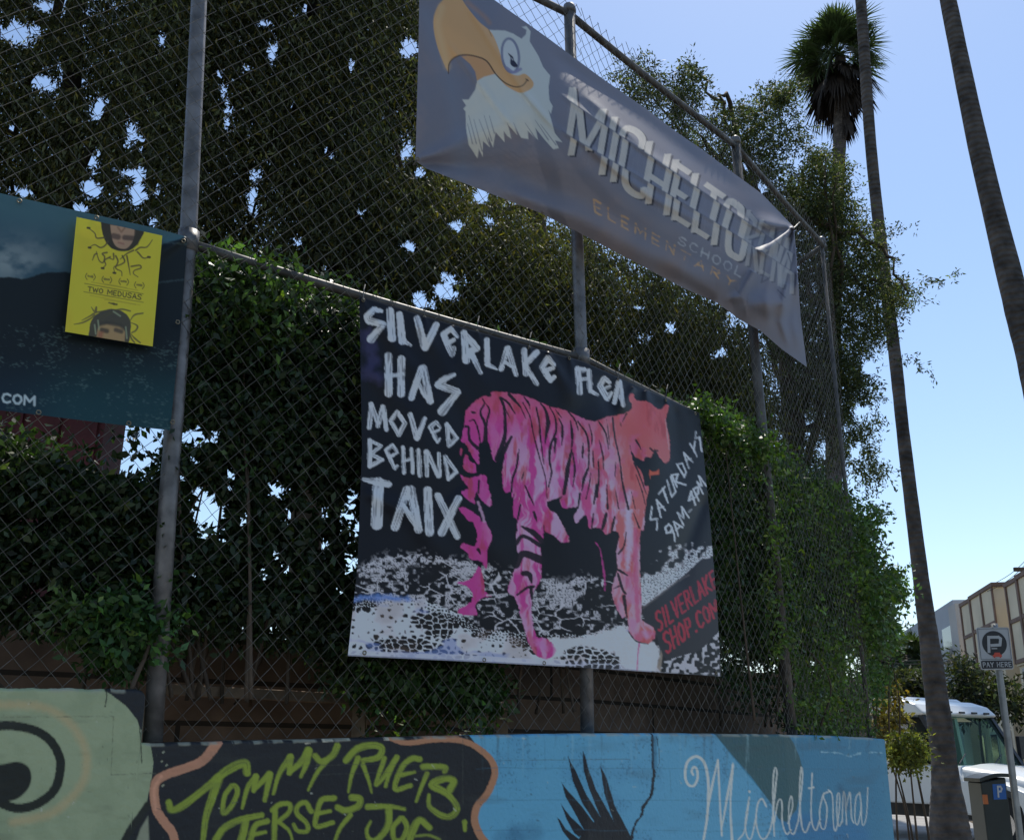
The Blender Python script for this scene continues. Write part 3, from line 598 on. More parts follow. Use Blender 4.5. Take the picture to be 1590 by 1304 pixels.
streak = fbm(X_*.11+wob*2, Y_*.022, 15, 4)
pm = (sstep(.42, .60, streak)*(1-sstep(945, 985, X_+(Y_-700)*.02)*(Y_ < 790))*np.interp(Y_, [640, 690, 760, 900], [.08, .5, .85, .6])*sstep(735, 800, X_+wob*30))[:, None]
tone = tone*(1-pm)+lin(PAL)*pm
rm = (sstep(.55, .75, fbm(X_*.1, Y_*.03, 95, 4))*.7)[:, None]; tone = tone*(1-rm)+lin(RED)*rm
mp_ = (sstep(.5, .75, fbm(X_*.06, Y_*.06, 25, 4))*.35)[:, None]; tone = tone*(1-mp_)+lin((170, 88, 150))*mp_
def tpoly(p, seed=1):
    p = smooth(list(p)+[p[0]], 4)[:-1]; idx = A.box(p, 5); Xs, Ys = X_[idx], Y_[idx]; d = np.full(Xs.shape, 1e9)
    for i in range(len(p)):
        a0 = p[i]; v = p[(i+1) % len(p)]-a0; L = v@v
        if L == 0: continue
        t = np.clip(((Xs-a0[0])*v[0]+(Ys-a0[1])*v[1])/L, 0, 1); d = np.minimum(d, np.hypot(Xs-a0[0]-t*v[0], Ys-a0[1]-t*v[1]))
    d = np.where(inside(Xs, Ys, p), -d, d)+3.0*(fbm(Xs*.3, Ys*.3, seed, 3)-.5)
    A.blend(idx, np.clip(.5-d/1.1, 0, 1), tone[idx])
tpoly(body)
tpoly(R3([(90, 950), (190, 992), (340, 955), (372, 1050), (412, 1230), (385, 1275), (300, 1200), (260, 1130), (240, 1200), (240, 1250), (150, 1190), (105, 1125), (180, 1100), (130, 1030)]))
tpoly(R3([(140, 750), (170, 760), (185, 810), (245, 850), (260, 900), (235, 942), (130, 900)])); tpoly(R3([(95, 690), (115, 690), (112, 760), (92, 760)]))
tpoly(R5([(50, 210), (100, 205), (190, 270), (205, 300), (240, 310), (278, 400), (262, 460), (245, 500), (242, 625), (205, 570), (130, 555), (110, 510), (65, 475), (90, 448), (160, 465), (178, 390), (150, 310), (110, 290)]))
tpoly(R5([(185, 605), (205, 620), (222, 700), (232, 775), (275, 805), (240, 810), (205, 820), (165, 865), (175, 930), (60, 925), (55, 890), (130, 850), (148, 790), (110, 740), (40, 715), (130, 690)]))
A.stroke(R5([(185, 170), (215, 260), (225, 300)]), 2, PAL-20, .8, 1.5, 1.5); A.stroke(R5([(240, 800), (380, 790)]), 1, WHT-10, .8, 1.2, .8)
A.stroke(R6([(310, 380), (345, 430), (375, 620), (375, 700)]), [.6, .8, 1.6, 1], MAG, .8, 1.2, 1.4); A.stroke(R6([(600, 1045), (590, 1130), (586, 1220)]), [1.2, .8, 1], MAG, .85, 1.2, .8)
A.stroke(R6([(540, 60), (520, 170), (540, 300), (530, 480), (520, 560)]), [3, 4, 6, 5, 3], PAL+6, .75, 5, 3); A.stroke(R6([(575, 300), (578, 600), (590, 900)]), [3, 4, 3], (164, 70, 112), .7, 3, 2)
A.stroke(R6([(635, 975), (650, 1000)]), 3.5, (196, 130, 170), .8, 5); A.stroke(R5([(590, 1120), (640, 1160)]), 5, (176, 110, 165), .7, 7, 3)
BK = (24, 24, 32)
def st(fr, p, w0, w1=None, wm=None): A.curve(fr(p), [w0*1.2/6.52, (wm or max(w0, w1 or w0))*1.2/6.52, (w1 if w1 is not None else w0)*1.2/6.52], BK, .97, 1.0, .7, 0, .35)
for p, a_, b_, m_ in (([(320, 190), (340, 240), (300, 330), (350, 460), (350, 640)], 6, 22, 12), ([(350, 235), (390, 300), (370, 400), (365, 460)], 4, 8, 10), ([(215, 325), (245, 330)], 8, 8, 10), ([(150, 470), (180, 480), (190, 600), (270, 690)], 10, 16, 12), ([(190, 415), (240, 410), (280, 520), (300, 640)], 5, 5, 8),
    ([(500, 180), (540, 280), (550, 440), (545, 580), (490, 740), (470, 800)], 12, 24, 14), ([(615, 575), (550, 690), (490, 800)], 10, 26, 20), ([(510, 180), (580, 230), (650, 340)], 8, 4, 10), ([(545, 280), (600, 390)], 6, 2, 5), ([(590, 145), (640, 200), (710, 280)], 14, 6, 12), ([(740, 170), (790, 240), (800, 290)], 4, 3, 9), ([(700, 260), (760, 390)], 3, 3, 6),
    ([(730, 230), (800, 370), (840, 560), (900, 790), (960, 1000), (975, 1200)], 5, 3, 6), ([(865, 280), (895, 420), (905, 560), (930, 760), (940, 850)], 7, 3, 8), ([(910, 235), (960, 310), (985, 430), (965, 560), (955, 650)], 6, 5, 20), ([(1000, 270), (1055, 380), (1065, 520), (1010, 660), (1000, 820), (1020, 930), (990, 1080)], 5, 6, 12), ([(1095, 390), (1130, 480), (1125, 660)], 4, 3, 13), ([(1060, 300), (1120, 380)], 3, 2, 6), ([(1210, 410), (1230, 560), (1225, 680)], 4, 6, 14), ([(1190, 320), (1260, 410), (1290, 510)], 6, 3, 8),
    ([(1060, 600), (1050, 740)], 14, 4, 10), ([(1225, 700), (1185, 880), (1170, 1000), (1145, 1150)], 8, 14, 20), ([(1235, 740), (1255, 900), (1235, 1080)], 6, 3, 10), ([(680, 740), (665, 880), (625, 1000), (615, 1130)], 6, 8, 10), ([(740, 930), (715, 1020)], 4, 3, 6), ([(760, 1080), (800, 1200)], 3, 3, 5), ([(690, 700), (682, 800)], 2, 6, 5)):
    st(R3, p, a_, b_, m_)
for p, a_, b_, m_ in (([(310, 420), (400, 560), (420, 740), (415, 920)], 6, 6, 9), ([(420, 440), (450, 560), (450, 650)], 3, 3, 6), ([(360, 640), (355, 790)], 4, 4, 12), ([(520, 420), (590, 540), (620, 700)], 6, 3, 7), ([(525, 610), (560, 760), (570, 900)], 3, 3, 8), ([(660, 380), (680, 560), (730, 800), (760, 1040), (820, 1304)], 8, 10, 7), ([(600, 400), (620, 560), (630, 690)], 2, 2, 5), ([(460, 720), (470, 880)], 3, 5, 8), ([(515, 800), (520, 1000), (500, 1180)], 4, 10, 8), ([(410, 900), (370, 1000), (350, 1120)], 10, 4, 14), ([(440, 940), (420, 1080), (390, 1200)], 3, 5, 6),
    ([(880, 840), (940, 980), (1000, 1150)], 8, 4, 6), ([(900, 960), (960, 1130), (990, 1260)], 3, 3, 5), ([(850, 1130), (890, 1304)], 2, 4, 4), ([(690, 830), (685, 980)], 3, 2, 5), ([(800, 340), (760, 420)], 8, 3, 5), ([(740, 430), (745, 470)], 3, 3, 4), ([(600, 1060), (610, 1300)], 4, 10, 6), ([(690, 1120), (720, 1300)], 2, 6, 4), ([(330, 1150), (310, 1290)], 10, 6, 10), ([(895, 610), (930, 660), (945, 700)], 8, 4, 8), ([(500, 1060), (470, 1250)], 12, 8, 10)):
    st(R4, p, a_, b_, m_)
for p, a_, b_, m_ in (([(480, 335), (560, 380), (620, 440)], 6, 16, 18), ([(440, 450), (490, 400), (600, 460)], 14, 14, 10), ([(440, 590), (490, 520), (610, 560)], 26, 26, 20), ([(490, 650), (530, 660), (545, 710)], 16, 8, 16), ([(450, 795), (520, 745), (560, 740)], 6, 8, 8), ([(540, 750), (548, 820)], 12, 8, 10), ([(560, 240), (580, 300)], 8, 4, 8), ([(500, 60), (560, 190)], 3, 3, 6), ([(185, 490), (200, 520)], 10, 4, 8), ([(190, 30), (185, 110)], 8, 6, 6), ([(470, 190), (450, 290)], 6, 4, 6)):
    st(R5, p, a_*1.4, b_*1.4, m_*1.4)
for p, a_, b_, m_ in (([(455, 560), (470, 570), (525, 602)], 4, 3, 8), ([(460, 590), (490, 690), (510, 720)], 6, 6, 8), ([(430, 690), (470, 670)], 2, 4, 4), ([(500, 740), (520, 880)], 10, 4, 8), ([(515, 320), (500, 410), (465, 460)], 3, 6, 5), ([(530, 970), (580, 1030), (660, 1050)], 3, 2, 3), ([(300, 200), (290, 290)], 4, 4, 6), ([(385, 200), (360, 300)], 8, 8, 10), ([(440, 220), (420, 310)], 5, 6, 8), ([(560, 190), (600, 290)], 2, 5, 3)):
    st(R6, p, a_*1.55, b_*1.55, m_*1.55)
A.poly(R4([(1035, 908), (1060, 925), (1100, 925), (1130, 900), (1130, 955), (1090, 960), (1045, 965), (1040, 1000), (1030, 960)]), (182, 78, 62), 1, 1.2, .5)
A.stroke(R4([(1195, 400), (1215, 560), (1232, 700)]), .9, (186, 130, 140), .8, 1.4, .8)
A.stroke(R4([(1040, 690), (1070, 720), (1110, 715)]), 1.6, BK, .9, 1.2, 1)
# lettering
LT = (182, 186, 200)
def br(fr, p, *wd): A.curve(fr(p), [x/fr.k for x in wd], LT, .97, 1.0, .7, .6, .5, seed=int(abs(p[0][0])*7+p[0][1]) % 97+2)
def brl(fr, p, *wd): A.stroke(fr(p), [x*1.06/fr.k for x in wd], LT, .97, 1.0, .8, .6, .5, seed=int(abs(p[0][0])*7+p[0][1]) % 97+2)
for p, wd in (([(262, 165), (205, 152), (150, 208), (160, 240), (275, 268), (180, 385)], (14, 26, 26, 22, 30)), ([(330, 165), (345, 375)], (28, 30)), ([(403, 195), (424, 400)], (26, 28)), ([(420, 390), (492, 432)], (26, 8)), ([(540, 225), (600, 445)], (24, 30)), ([(690, 275), (605, 445)], (24, 28)),
    ([(852, 362), (802, 305), (745, 348), (812, 505), (830, 450)], (14, 20, 24, 22, 14)), ([(770, 420), (828, 388)], (20, 14)), ([(905, 335), (922, 548)], (24, 28)), ([(905, 335), (1005, 455), (945, 482)], (16, 26, 22)), ([(955, 480), (1035, 645)], (24, 14)), ([(1083, 392), (1090, 580)], (20, 22)), ([(1088, 580), (1160, 618)], (18, 8)),
    ([(1240, 460), (1195, 618)], (20, 18)), ([(1250, 460), (1310, 660)], (24, 16)), ([(1225, 560), (1290, 605)], (12, 14))): brl(R1, p, *wd)
for p, wd in (([(588, 215), (593, 290)], (9, 9)), ([(628, 222), (590, 262), (628, 322)], (9, 8, 7)), ([(684, 262), (664, 240), (645, 270), (672, 312), (685, 300)], (6, 9, 9, 9, 6)), ([(652, 282), (680, 272)], (7, 6)),
    ([(760, 275), (767, 350)], (9, 9)), ([(758, 277), (780, 278)], (7, 8)), ([(764, 310), (788, 306)], (6, 5)), ([(796, 282), (800, 345), (824, 358)], (8, 9, 4)), ([(862, 318), (845, 305), (832, 330), (855, 370), (867, 352)], (6, 8, 9, 9, 6)), ([(840, 342), (862, 332)], (6, 5)), ([(890, 318), (878, 383)], (7, 7)), ([(893, 318), (906, 390)], (9, 7)), ([(883, 362), (903, 368)], (5, 5))): brl(Z3, p, *wd)
for p, wd in (([(318, 515), (318, 805)], (28, 30)), ([(418, 540), (415, 812)], (28, 26)), ([(300, 672), (430, 655)], (15, 14)), ([(572, 612), (495, 838)], (24, 24)), ([(590, 612), (640, 865)], (28, 26)), ([(548, 715), (600, 820), (650, 868)], (14, 18, 18)), ([(828, 660), (760, 690), (705, 740), (855, 795), (735, 945)], (14, 28, 26, 24, 34)),
    ([(182, 890), (167, 1068)], (16, 18)), ([(182, 890), (235, 1040)], (18, 16)), ([(235, 1060), (272, 908)], (16, 16)), ([(278, 912), (300, 1088)], (18, 16)), ([(385, 950), (335, 1020), (397, 1128), (445, 1040), (385, 950)], (16, 16)), ([(487, 972), (537, 1155)], (18, 20)), ([(598, 1005), (540, 1155)], (17, 20)), ([(722, 1072), (688, 1032), (642, 1065), (700, 1185), (715, 1160)], (10, 16, 16, 16, 10)), ([(665, 1110), (710, 1092)], (12, 10)), ([(772, 1045), (788, 1215), (848, 1155), (772, 1045)], (15, 15))): brl(R1, p, *wd)
for p, wd in (([(172, 270), (172, 468)], (17, 18)), ([(172, 268), (258, 312), (178, 376), (268, 420), (172, 470)], (12, 15)), ([(388, 362), (348, 308), (300, 345), (365, 488), (386, 465)], (10, 15, 16, 15, 10)), ([(325, 402), (375, 370)], (13, 10)), ([(430, 325), (437, 520)], (15, 15)), ([(497, 338), (506, 518)], (15, 15)), ([(430, 428), (500, 412)], (12, 11)), ([(550, 350), (562, 540)], (18, 18)),
    ([(612, 358), (616, 542)], (18, 15)), ([(622, 362), (704, 545)], (16, 17)), ([(710, 372), (716, 545)], (13, 14)), ([(758, 395), (782, 572), (846, 515), (758, 395)], (14, 15)), ([(125, 572), (220, 592), (318, 610)], (14, 27, 24)), ([(238, 600), (226, 922)], (42, 42)), ([(458, 655), (368, 942)], (30, 32)), ([(492, 655), (550, 962)], (34, 30)), ([(430, 770), (500, 880), (548, 945)], (14, 22, 24)), ([(622, 660), (636, 982)], (32, 32)), ([(702, 700), (852, 1012)], (26, 26)), ([(862, 722), (732, 985)], (26, 30))): brl(R2, p, *wd)
for p in ([(252, 948), (242, 1045), (292, 1040), (290, 1122)], [(287, 900), (320, 1028)], [(287, 900), (352, 975)], [(302, 962), (340, 950)], [(333, 812), (372, 918)], [(302, 852), (350, 800)], [(366, 752), (402, 872), (432, 838), (392, 725)], [(402, 712), (440, 800)], [(402, 712), (448, 705), (430, 762), (505, 785)], [(440, 632), (495, 725), (510, 690), (480, 622), (440, 632)], [(491, 545), (530, 660)], [(491, 545), (558, 612)], [(512, 600), (545, 588)], [(538, 476), (566, 522)], [(574, 462), (566, 522), (590, 572)], [(582, 388), (576, 440), (610, 430), (626, 536)],
    [(402, 1105), (378, 1080), (352, 1108), (364, 1146), (392, 1140), (403, 1108), (418, 1155), (426, 1206)], [(417, 1062), (450, 1168)], [(417, 1062), (483, 1105)], [(432, 1122), (465, 1095)], [(446, 992), (490, 1088)], [(446, 992), (490, 1032), (476, 952), (530, 1030)], [(530, 990), (548, 970)], [(548, 832), (528, 902), (572, 880)], [(548, 832), (577, 936)], [(563, 818), (605, 905)], [(563, 818), (596, 802), (602, 848), (582, 862)], [(592, 762), (635, 852)], [(592, 762), (626, 792), (606, 722), (660, 795)]): brl(R8, p, 6.5, 7.5, 6)
RD = (146, 40, 60)
ctl = lambda q: R6([q])[0]
word(A, 'SILVERLAKE', ctl((728, 970)), ctl((1112, 668)), ctl((702, 850)), ctl((1078, 572)), .42, w=1.7, color=RD, soft=1, rough=.8, dry=.4)
word(A, 'SHOP.COM', ctl((780, 1112)), ctl((1128, 850)), ctl((752, 985)), ctl((1096, 762)), .40, w=1.8, color=RD, soft=1, rough=.8, dry=.4)
hem = np.minimum(V_, 1-V_).ravel(); A.blend(np.nonzero(hem < .004)[0], np.full((hem < .004).sum(), .5), (60, 60, 66))
wr = .010*np.sin(U*5+V_*2)+.012*np.sin(math.pi*U)*np.sin(math.pi*V_)
for q, a_, w_ in (([(1003, 605), (1010, 660), (1040, 800)], .012, [4, 16, 40]), ([(985, 600), (960, 640), (900, 700)], .014, [4, 14, 40]), ([(1045, 625), (1050, 690), (1050, 800)], -.009, [5, 18, 34]), ([(565, 470), (640, 560), (760, 700)], .018, [6, 18, 40]), ([(565, 560), (640, 640), (700, 800)], .014, [10, 24, 40]), ([(850, 545), (880, 600), (900, 640)], .015, [3, 12, 24]), ([(700, 505), (720, 560), (800, 650)], .012, [4, 14, 30]), ([(700, 760), (800, 900)], .012, [30, 30])):
    wr += ridge(X, Y, q, a_, w_)
for gx_, gy_ in ((564, 464), (659, 491), (741, 513), (822, 538), (884, 554), (960, 587), (1034, 619)): wr += ridge(X, Y, [(gx_, gy_), (gx_+4, gy_+16), (gx_+16, gy_+70)], .007, [2, 6, 16])
for k_, q in enumerate(([(580, 480), (700, 620), (760, 720)], [(640, 490), (690, 560), (730, 640)], [(930, 580), (960, 660), (1000, 740)], [(560, 760), (640, 800), (720, 900)], [(1100, 760), (1060, 860), (1040, 960)])): wr += ridge(X, Y, q, .012*(1 if k_ % 2 else -1), [8, 16, 24])
P = on_cloth(X, Y, .055+wr)
KB = np.array([2.0, 1.9, 1.65])
b1 = gridmesh('banner', P, np.clip(A.col*KB, .003, .8), M_vinyl)
tag(b1, 'black vinyl banner with a pink tiger and white brush lettering, tied under the middle rail', 'banner', 'banners tied to the chain link fence')
grommets(b1, [(564, 466), (659, 493), (741, 515), (822, 540), (884, 556), (960, 589), (1034, 621), (1080, 642), (566, 1013), (752, 1024), (845, 1029), (1112, 1044)], .065)
for (px, py) in ((564, 464), (659, 491), (741, 513), (822, 538), (960, 587), (1034, 619)):
    tie = MB(); tie.tube([on_cloth(px, py+2, .07), on_cloth(px+1, py-14, .06), on_fence(px+3, py-22, .02)], .0025, 5); tie.build('tie', M_wire, b1)

# ---------------------------------------------------------------- grey cloth banner with an eagle
Tt = [(652, -75), (690, -52), (767, 0), (850, 59), (932, 120), (1007, 172), (1050, 205), (1087, 230), (1135, 266), (1183, 301), (1233, 353)]
Bb = [(645, 250), (662, 262), (842, 332), (915, 370), (995, 412), (1060, 447), (1113, 470), (1150, 497), (1180, 513), (1215, 543), (1253, 570)]
crease_ = None
X, Y, U, V_ = coons(Tt, Bb, [(652, -75), (650, 60), (645, 250)], [(1233, 353), (1237, 400), (1243, 490), (1253, 570)], 470, 250)
A = Art(X, Y, (98, 100, 114)); E1, E2, E3, E4 = Z(640, 0, 5.0154), Z(860, 120, 6.518), Z(1020, 230, 5.216), Z(900, 280, 4.347)
allp = np.arange(A.X.size)
A.blend(allp, sstep(.4, .75, fbm(A.X*.012, A.Y*.012, 3, 4))*.5, (88, 96, 116)); A.blend(allp, sstep(.5, .8, fbm(A.X*.02+5, A.Y*.02, 13, 4))*.35, (112, 106, 112))
A.stroke([(660, 20), (700, 130), (720, 260)], 10, (92, 104, 126), .5, 24); A.stroke([(900, 130), (1060, 260), (1190, 330)], 6, (84, 84, 98), .5, 12)
ORG = (168, 134, 98)
head = E1([(600, 235), (720, 240), (790, 265), (850, 305), (885, 270), (890, 235), (850, 212), (890, 205), (922, 245), (915, 325), (985, 440), (1020, 525), (1075, 590), (1062, 680), (1068, 780), (1095, 830), (1080, 890), (1062, 860), (1082, 930), (1112, 1040), (1170, 1110), (1112, 1095), (1142, 1155), (1100, 1165), (1040, 1100), (960, 1000), (980, 1090), (940, 1060), (900, 1020), (905, 1085), (850, 1075), (800, 1000), (820, 1055), (750, 980), (770, 1080), (740, 1060), (712, 1020), (720, 1110), (650, 1030), (630, 1150), (590, 1060), (602, 1145), (550, 1100), (550, 1225), (520, 1160), (508, 1235), (440, 1130), (420, 1000), (415, 870), (398, 850), (420, 825), (388, 775), (440, 778), (490, 700), (505, 640), (500, 560), (650, 480)])
A.poly(head, (158, 164, 166), 1, 1.2, .3)
for q in ([(600, 900), (640, 1040)], [(520, 930), (600, 1130)], [(480, 930), (545, 1180)], [(440, 900), (500, 1120)], [(740, 960), (780, 1070)], [(790, 960), (830, 1050)], [(880, 960), (960, 1080)], [(960, 940), (1060, 1090)], [(1000, 970), (1120, 1130)], [(560, 900), (620, 1100)], [(430, 960), (470, 1120)]): A.stroke(E1(q), [.4, 1.0], (104, 108, 122), .8, 1.0)
A.poly(E1([(380, 440), (450, 500), (490, 560), (505, 632), (560, 600), (655, 575), (610, 500), (550, 460), (450, 432)]), (160, 124, 92), 1, 1.2)
A.poly(smooth(E1([(250, -10), (200, 50), (166, 150), (176, 280), (215, 420), (282, 566), (290, 500), (325, 455), (390, 430), (480, 440), (570, 470), (620, 530), (660, 580), (710, 650), (770, 695), (850, 725), (930, 690), (942, 640), (880, 578), (820, 590), (745, 560), (705, 480), (662, 350), (612, 250), (520, 170), (430, 60), (370, -30)])), ORG, 1, 1.2)
A.curve(E1([(230, 60), (200, 200), (240, 380), (275, 520)]), 5, (172, 152, 120), .45, 8)
A.curve(E1([(600, 180), (560, 130), (430, 20)]), 3, (150, 112, 78), .4, 6)
A.curve(E1([(282, 575), (288, 500), (330, 450), (400, 430), (490, 440), (580, 478), (650, 578), (720, 645), (800, 678), (860, 668), (898, 622)]), [.9, 1.1, .8], (66, 54, 46), .95, 1)
A.stroke(E1([(885, 618), (905, 632)]), .8, (66, 54, 46), .9, 1); A.stroke(E1([(600, 240), (618, 285)]), [1, .6], (120, 92, 66), .7, 1)
th = np.linspace(0, 2*math.pi, 40); ell = [(765+66*math.cos(a)+12*math.sin(a), 435+132*math.sin(a)) for a in th]
A.poly(E1(ell), (160, 166, 172), 1, 1); A.stroke(E1(ell), 1.9, (100, 104, 126), .95, 1)
A.curve(E1([(735, 530), (790, 565), (845, 540)]), 2.2, (112, 112, 140), .9, 1.2)
A.poly(smooth(E1([(745, 412), (785, 445), (792, 470), (815, 500), (822, 520), (795, 526), (765, 500), (765, 450), (752, 430)])), (38, 40, 56), 1, 1)
A.stroke(E1([(775, 455), (782, 470)]), .7, (150, 155, 165), .8, .8)
LB, SH = (164, 161, 158), (44, 46, 58)
# the name in heavy block letters with a drop shadow; two pleats in the cloth break every letter into three stepped pieces
def tline(x): return 133+.696*(x-883)
def bline(x): return 242+.626*(x-888)
SX, SY = A.X, A.Y
tt_ = (SY-tline(SX))/(bline(SX)-tline(SX)); c1_ = .22; c2_ = .73-.15*np.clip((SX-890)/250, 0, 1)
saw = np.where(tt_ < c1_, 1.5-4.0*tt_/c1_, np.where(tt_ < c2_, 4.0-7.5*(tt_-c1_)/(c2_-c1_), 3.5-4.5*(tt_-c2_)/(1-c2_)))
saw = saw*np.where((tt_ > -.2) & (tt_ < 1.3), 1, 0)
BIG = {'M': [[(.08, 0), (.08, 1)], [(.10, .97), (.5, .22)], [(.5, .22), (.9, .97)], [(.92, 1), (.92, 0)]], 'I': [[(.5, 0), (.5, 1)]], 'C': [[(.95, .80), (.92, .96), (.55, 1), (.14, .90), (.12, .5), (.16, .12), (.5, .02), (.95, .06), (.97, .2)]],
 'H': [[(.12, 0), (.12, 1)], [(.88, 0), (.88, 1)], [(.12, .47), (.88, .47)]], 'E': [[(.15, 0), (.15, 1)], [(.1, .94), (1, .94)], [(.1, .5), (.85, .5)], [(.1, .06), (1, .06)]], 'L': [[(.15, 0), (.15, 1)], [(.1, .06), (1, .06)]],
 'T': [[(-.1, .94), (1.1, .94)], [(.5, .95), (.5, 0)]], 'O': [[(.5, .96), (.14, .86), (.13, .14), (.5, .03), (.87, .14), (.87, .86), (.5, .96)]], 'R': [[(.15, 0), (.15, 1)], [(.15, .95), (.8, .9), (.85, .65), (.2, .5)], [(.4, .5), (.95, 0)]],
 'N': [[(.12, 0), (.12, 1)], [(.12, .95), (.88, .05)], [(.88, 0), (.88, 1)]], 'A': [[(.05, 0), (.5, 1)], [(.95, 0), (.5, 1)], [(.22, .35), (.78, .35)]]}
def big(off, wd, col, al, k_):
    for n, (ch, xa, xb) in enumerate((('M', 883, 940), ('I', 944, 962), ('C', 964, 999), ('H', 1003, 1040), ('E', 1044, 1071), ('L', 1075, 1100), ('T', 1097, 1122), ('O', 1126, 1156), ('R', 1158, 1177), ('E', 1179, 1195), ('N', 1197, 1213), ('A', 1214, 1231))):
        fade = 1 if n < 8 else .75; w_ = wd*(1 if n < 8 else .62)
        for st_ in BIG[ch]:
            p = [(xa+(xb-xa)*u+off[0], tline(xa+(xb-xa)*u)*v+bline(xa+(xb-xa)*u)*(1-v)+off[1]) for u, v in st_]
            A.stroke(smooth(p, 4) if ch in 'CO' else p, w_*(.8 if abs(p[0][0]-p[-1][0]) > abs(p[0][1]-p[-1][1])*.9 else 1), col if n < 8 else tuple(np.array(col)*.6+np.array((104, 110, 124))*.4), al*fade, 1.0, .25, butt=True, seed=n+1)
A.X = SX-saw
big((3.2, 2.4), 4.7, (42, 44, 56), .95, 0); big((0, 0), 4.7, (160, 157, 154), .97, 1)
wl = np.nonzero((tt_ > -.05) & (tt_ < 1.05) & (SX > 880) & (SX < 1235))[0]
A.blend(wl, sstep(.60, .75, vn((A.X[wl])*1.1, A.Y[wl]*.06, 5))*.18, (120, 122, 130))
A.X = SX
for c_ in (c1_, c2_):  # pleat shade painted in as a thin darker line along each crease
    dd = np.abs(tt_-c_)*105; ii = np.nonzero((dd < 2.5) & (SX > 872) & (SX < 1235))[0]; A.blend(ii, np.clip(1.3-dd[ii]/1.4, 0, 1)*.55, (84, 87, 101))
for p in ([(870, 1000), (845, 1090), (900, 1060)], [(1060, 850), (1085, 930), (1080, 990)], [(980, 1150), (1040, 1210)]): A.stroke(E3(p), 1.0, (62, 66, 80), .7, 1.4, .6)
c4 = lambda q: E4([q])[0]
word(A, 'ELEMENTARY', c4((100, 212)), c4((1036, 716)), c4((92, 128)), c4((1056, 678)), .75, w=1.3, color=(170, 138, 92), a=.58, soft=1.3, rough=1.3, dry=.7)
word(A, 'SCHOOL', c4((665, 428)), c4((1085, 652)), c4((672, 376)), c4((1105, 598)), .5, w=1.1, color=(152, 160, 172), a=.55, soft=1.2, rough=1.2, dry=.7)
for q in ([(200, 225), (420, 345), (700, 505), (1060, 690)], [(80, 170), (420, 340), (800, 560)]): A.stroke([(x, y-3) for x, y in E4(q)], 1.2, (98, 100, 114), .75, 1.6, .8)
bul = .03+.16*np.sin(math.pi*U**1.2)*np.sin(math.pi*np.clip(V_*.9+.05, 0, 1))+.05*np.sin(math.pi*V_)
wr = 0
tip = (1233, 353)
for q, a_, w_ in (([tip, (1200, 378), (1160, 405)], .07, [3, 9, 16]), ([tip, (1210, 352), (1165, 338)], .05, [2, 8, 14]), ([tip, (1190, 366), (1120, 372)], -.05, [4, 14, 22]), ([tip, (1236, 440), (1215, 470), (1160, 475), (1130, 468)], .05, [3, 14, 14, 18, 20]), ([tip, (1225, 450), (1230, 530)], -.022, [4, 12, 16]), ([(1240, 420), (1232, 500), (1246, 560)], .014, [4, 8, 6]), ([(1222, 440), (1214, 500), (1226, 545)], .020, [4, 7, 5]), ([tip, (1222, 430), (1208, 505)], .022, [2, 6, 8]), ([tip, (1241, 440), (1249, 550)], .020, [2, 6, 5]), ([(1170, 420), (1150, 460), (1120, 470)], .03, [4, 8, 8]), ([(1205, 400), (1190, 460), (1195, 520)], .012, [4, 7, 7]),
    ([(648, 252), (760, 200), (900, 140)], .025, [6, 22, 40]), ([(648, 252), (780, 262), (960, 330)], -.03, [6, 20, 40]), ([(770, 290), (900, 340), (1060, 430), (1160, 445)], .045, [10, 20, 26, 20]), ([(720, 0), (790, 110), (860, 200)], .012, [5, 6, 5]), ([(690, 60), (760, 150), (830, 240)], .010, [5, 6, 5]), ([(800, 130), (880, 220)], .010, [5, 5]), ([(840, 70), (960, 160), (1090, 260), (1180, 320)], -.03, [10, 16, 20, 10]),
    ([(900, 140), (1010, 240), (1150, 330)], .016, [6, 7, 7]), ([(900, 220), (1010, 305), (1140, 372)], .016, [6, 7, 8]), ([(1115, 470), (1060, 440), (980, 400)], -.04, [6, 12, 16])):
    wr = wr+ridge(X, Y, q, a_, w_)
wr = wr+.006*np.sin(X*.09+Y*.03)*V_
T2 = (Y-tline(X))/(bline(X)-tline(X)); inw = sstep(860, 890, X)*sstep(1215, 1170, X)
wr = wr+inw*.010*(np.exp(-((T2-c1_)/.05)**2)+np.exp(-((T2-(.73-.15*np.clip((X-890)/250, 0, 1)))/.05)**2))
P = on_cloth(X, Y, .06+bul+wr)
KE = np.array([1.9, 1.75, 1.55])
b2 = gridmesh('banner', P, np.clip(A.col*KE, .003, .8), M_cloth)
tag(b2, 'faded grey cloth banner with an eagle head, sagging and creased below the top rail', 'banner', 'banners tied to the chain link fence')
grommets(b2, [(842, 329), (995, 409), (649, 247), (1236, 358)], .13)
for q in ([on_cloth(1233, 354, .16), on_cloth(1237, 350, .06), on_fence(1242, 345, .02)], [on_cloth(647, 250, .1), on_fence(642, 256, .03)]): tie = MB(); tie.tube(q, .0045, 6); tie.build('tie', M_wire, b2)

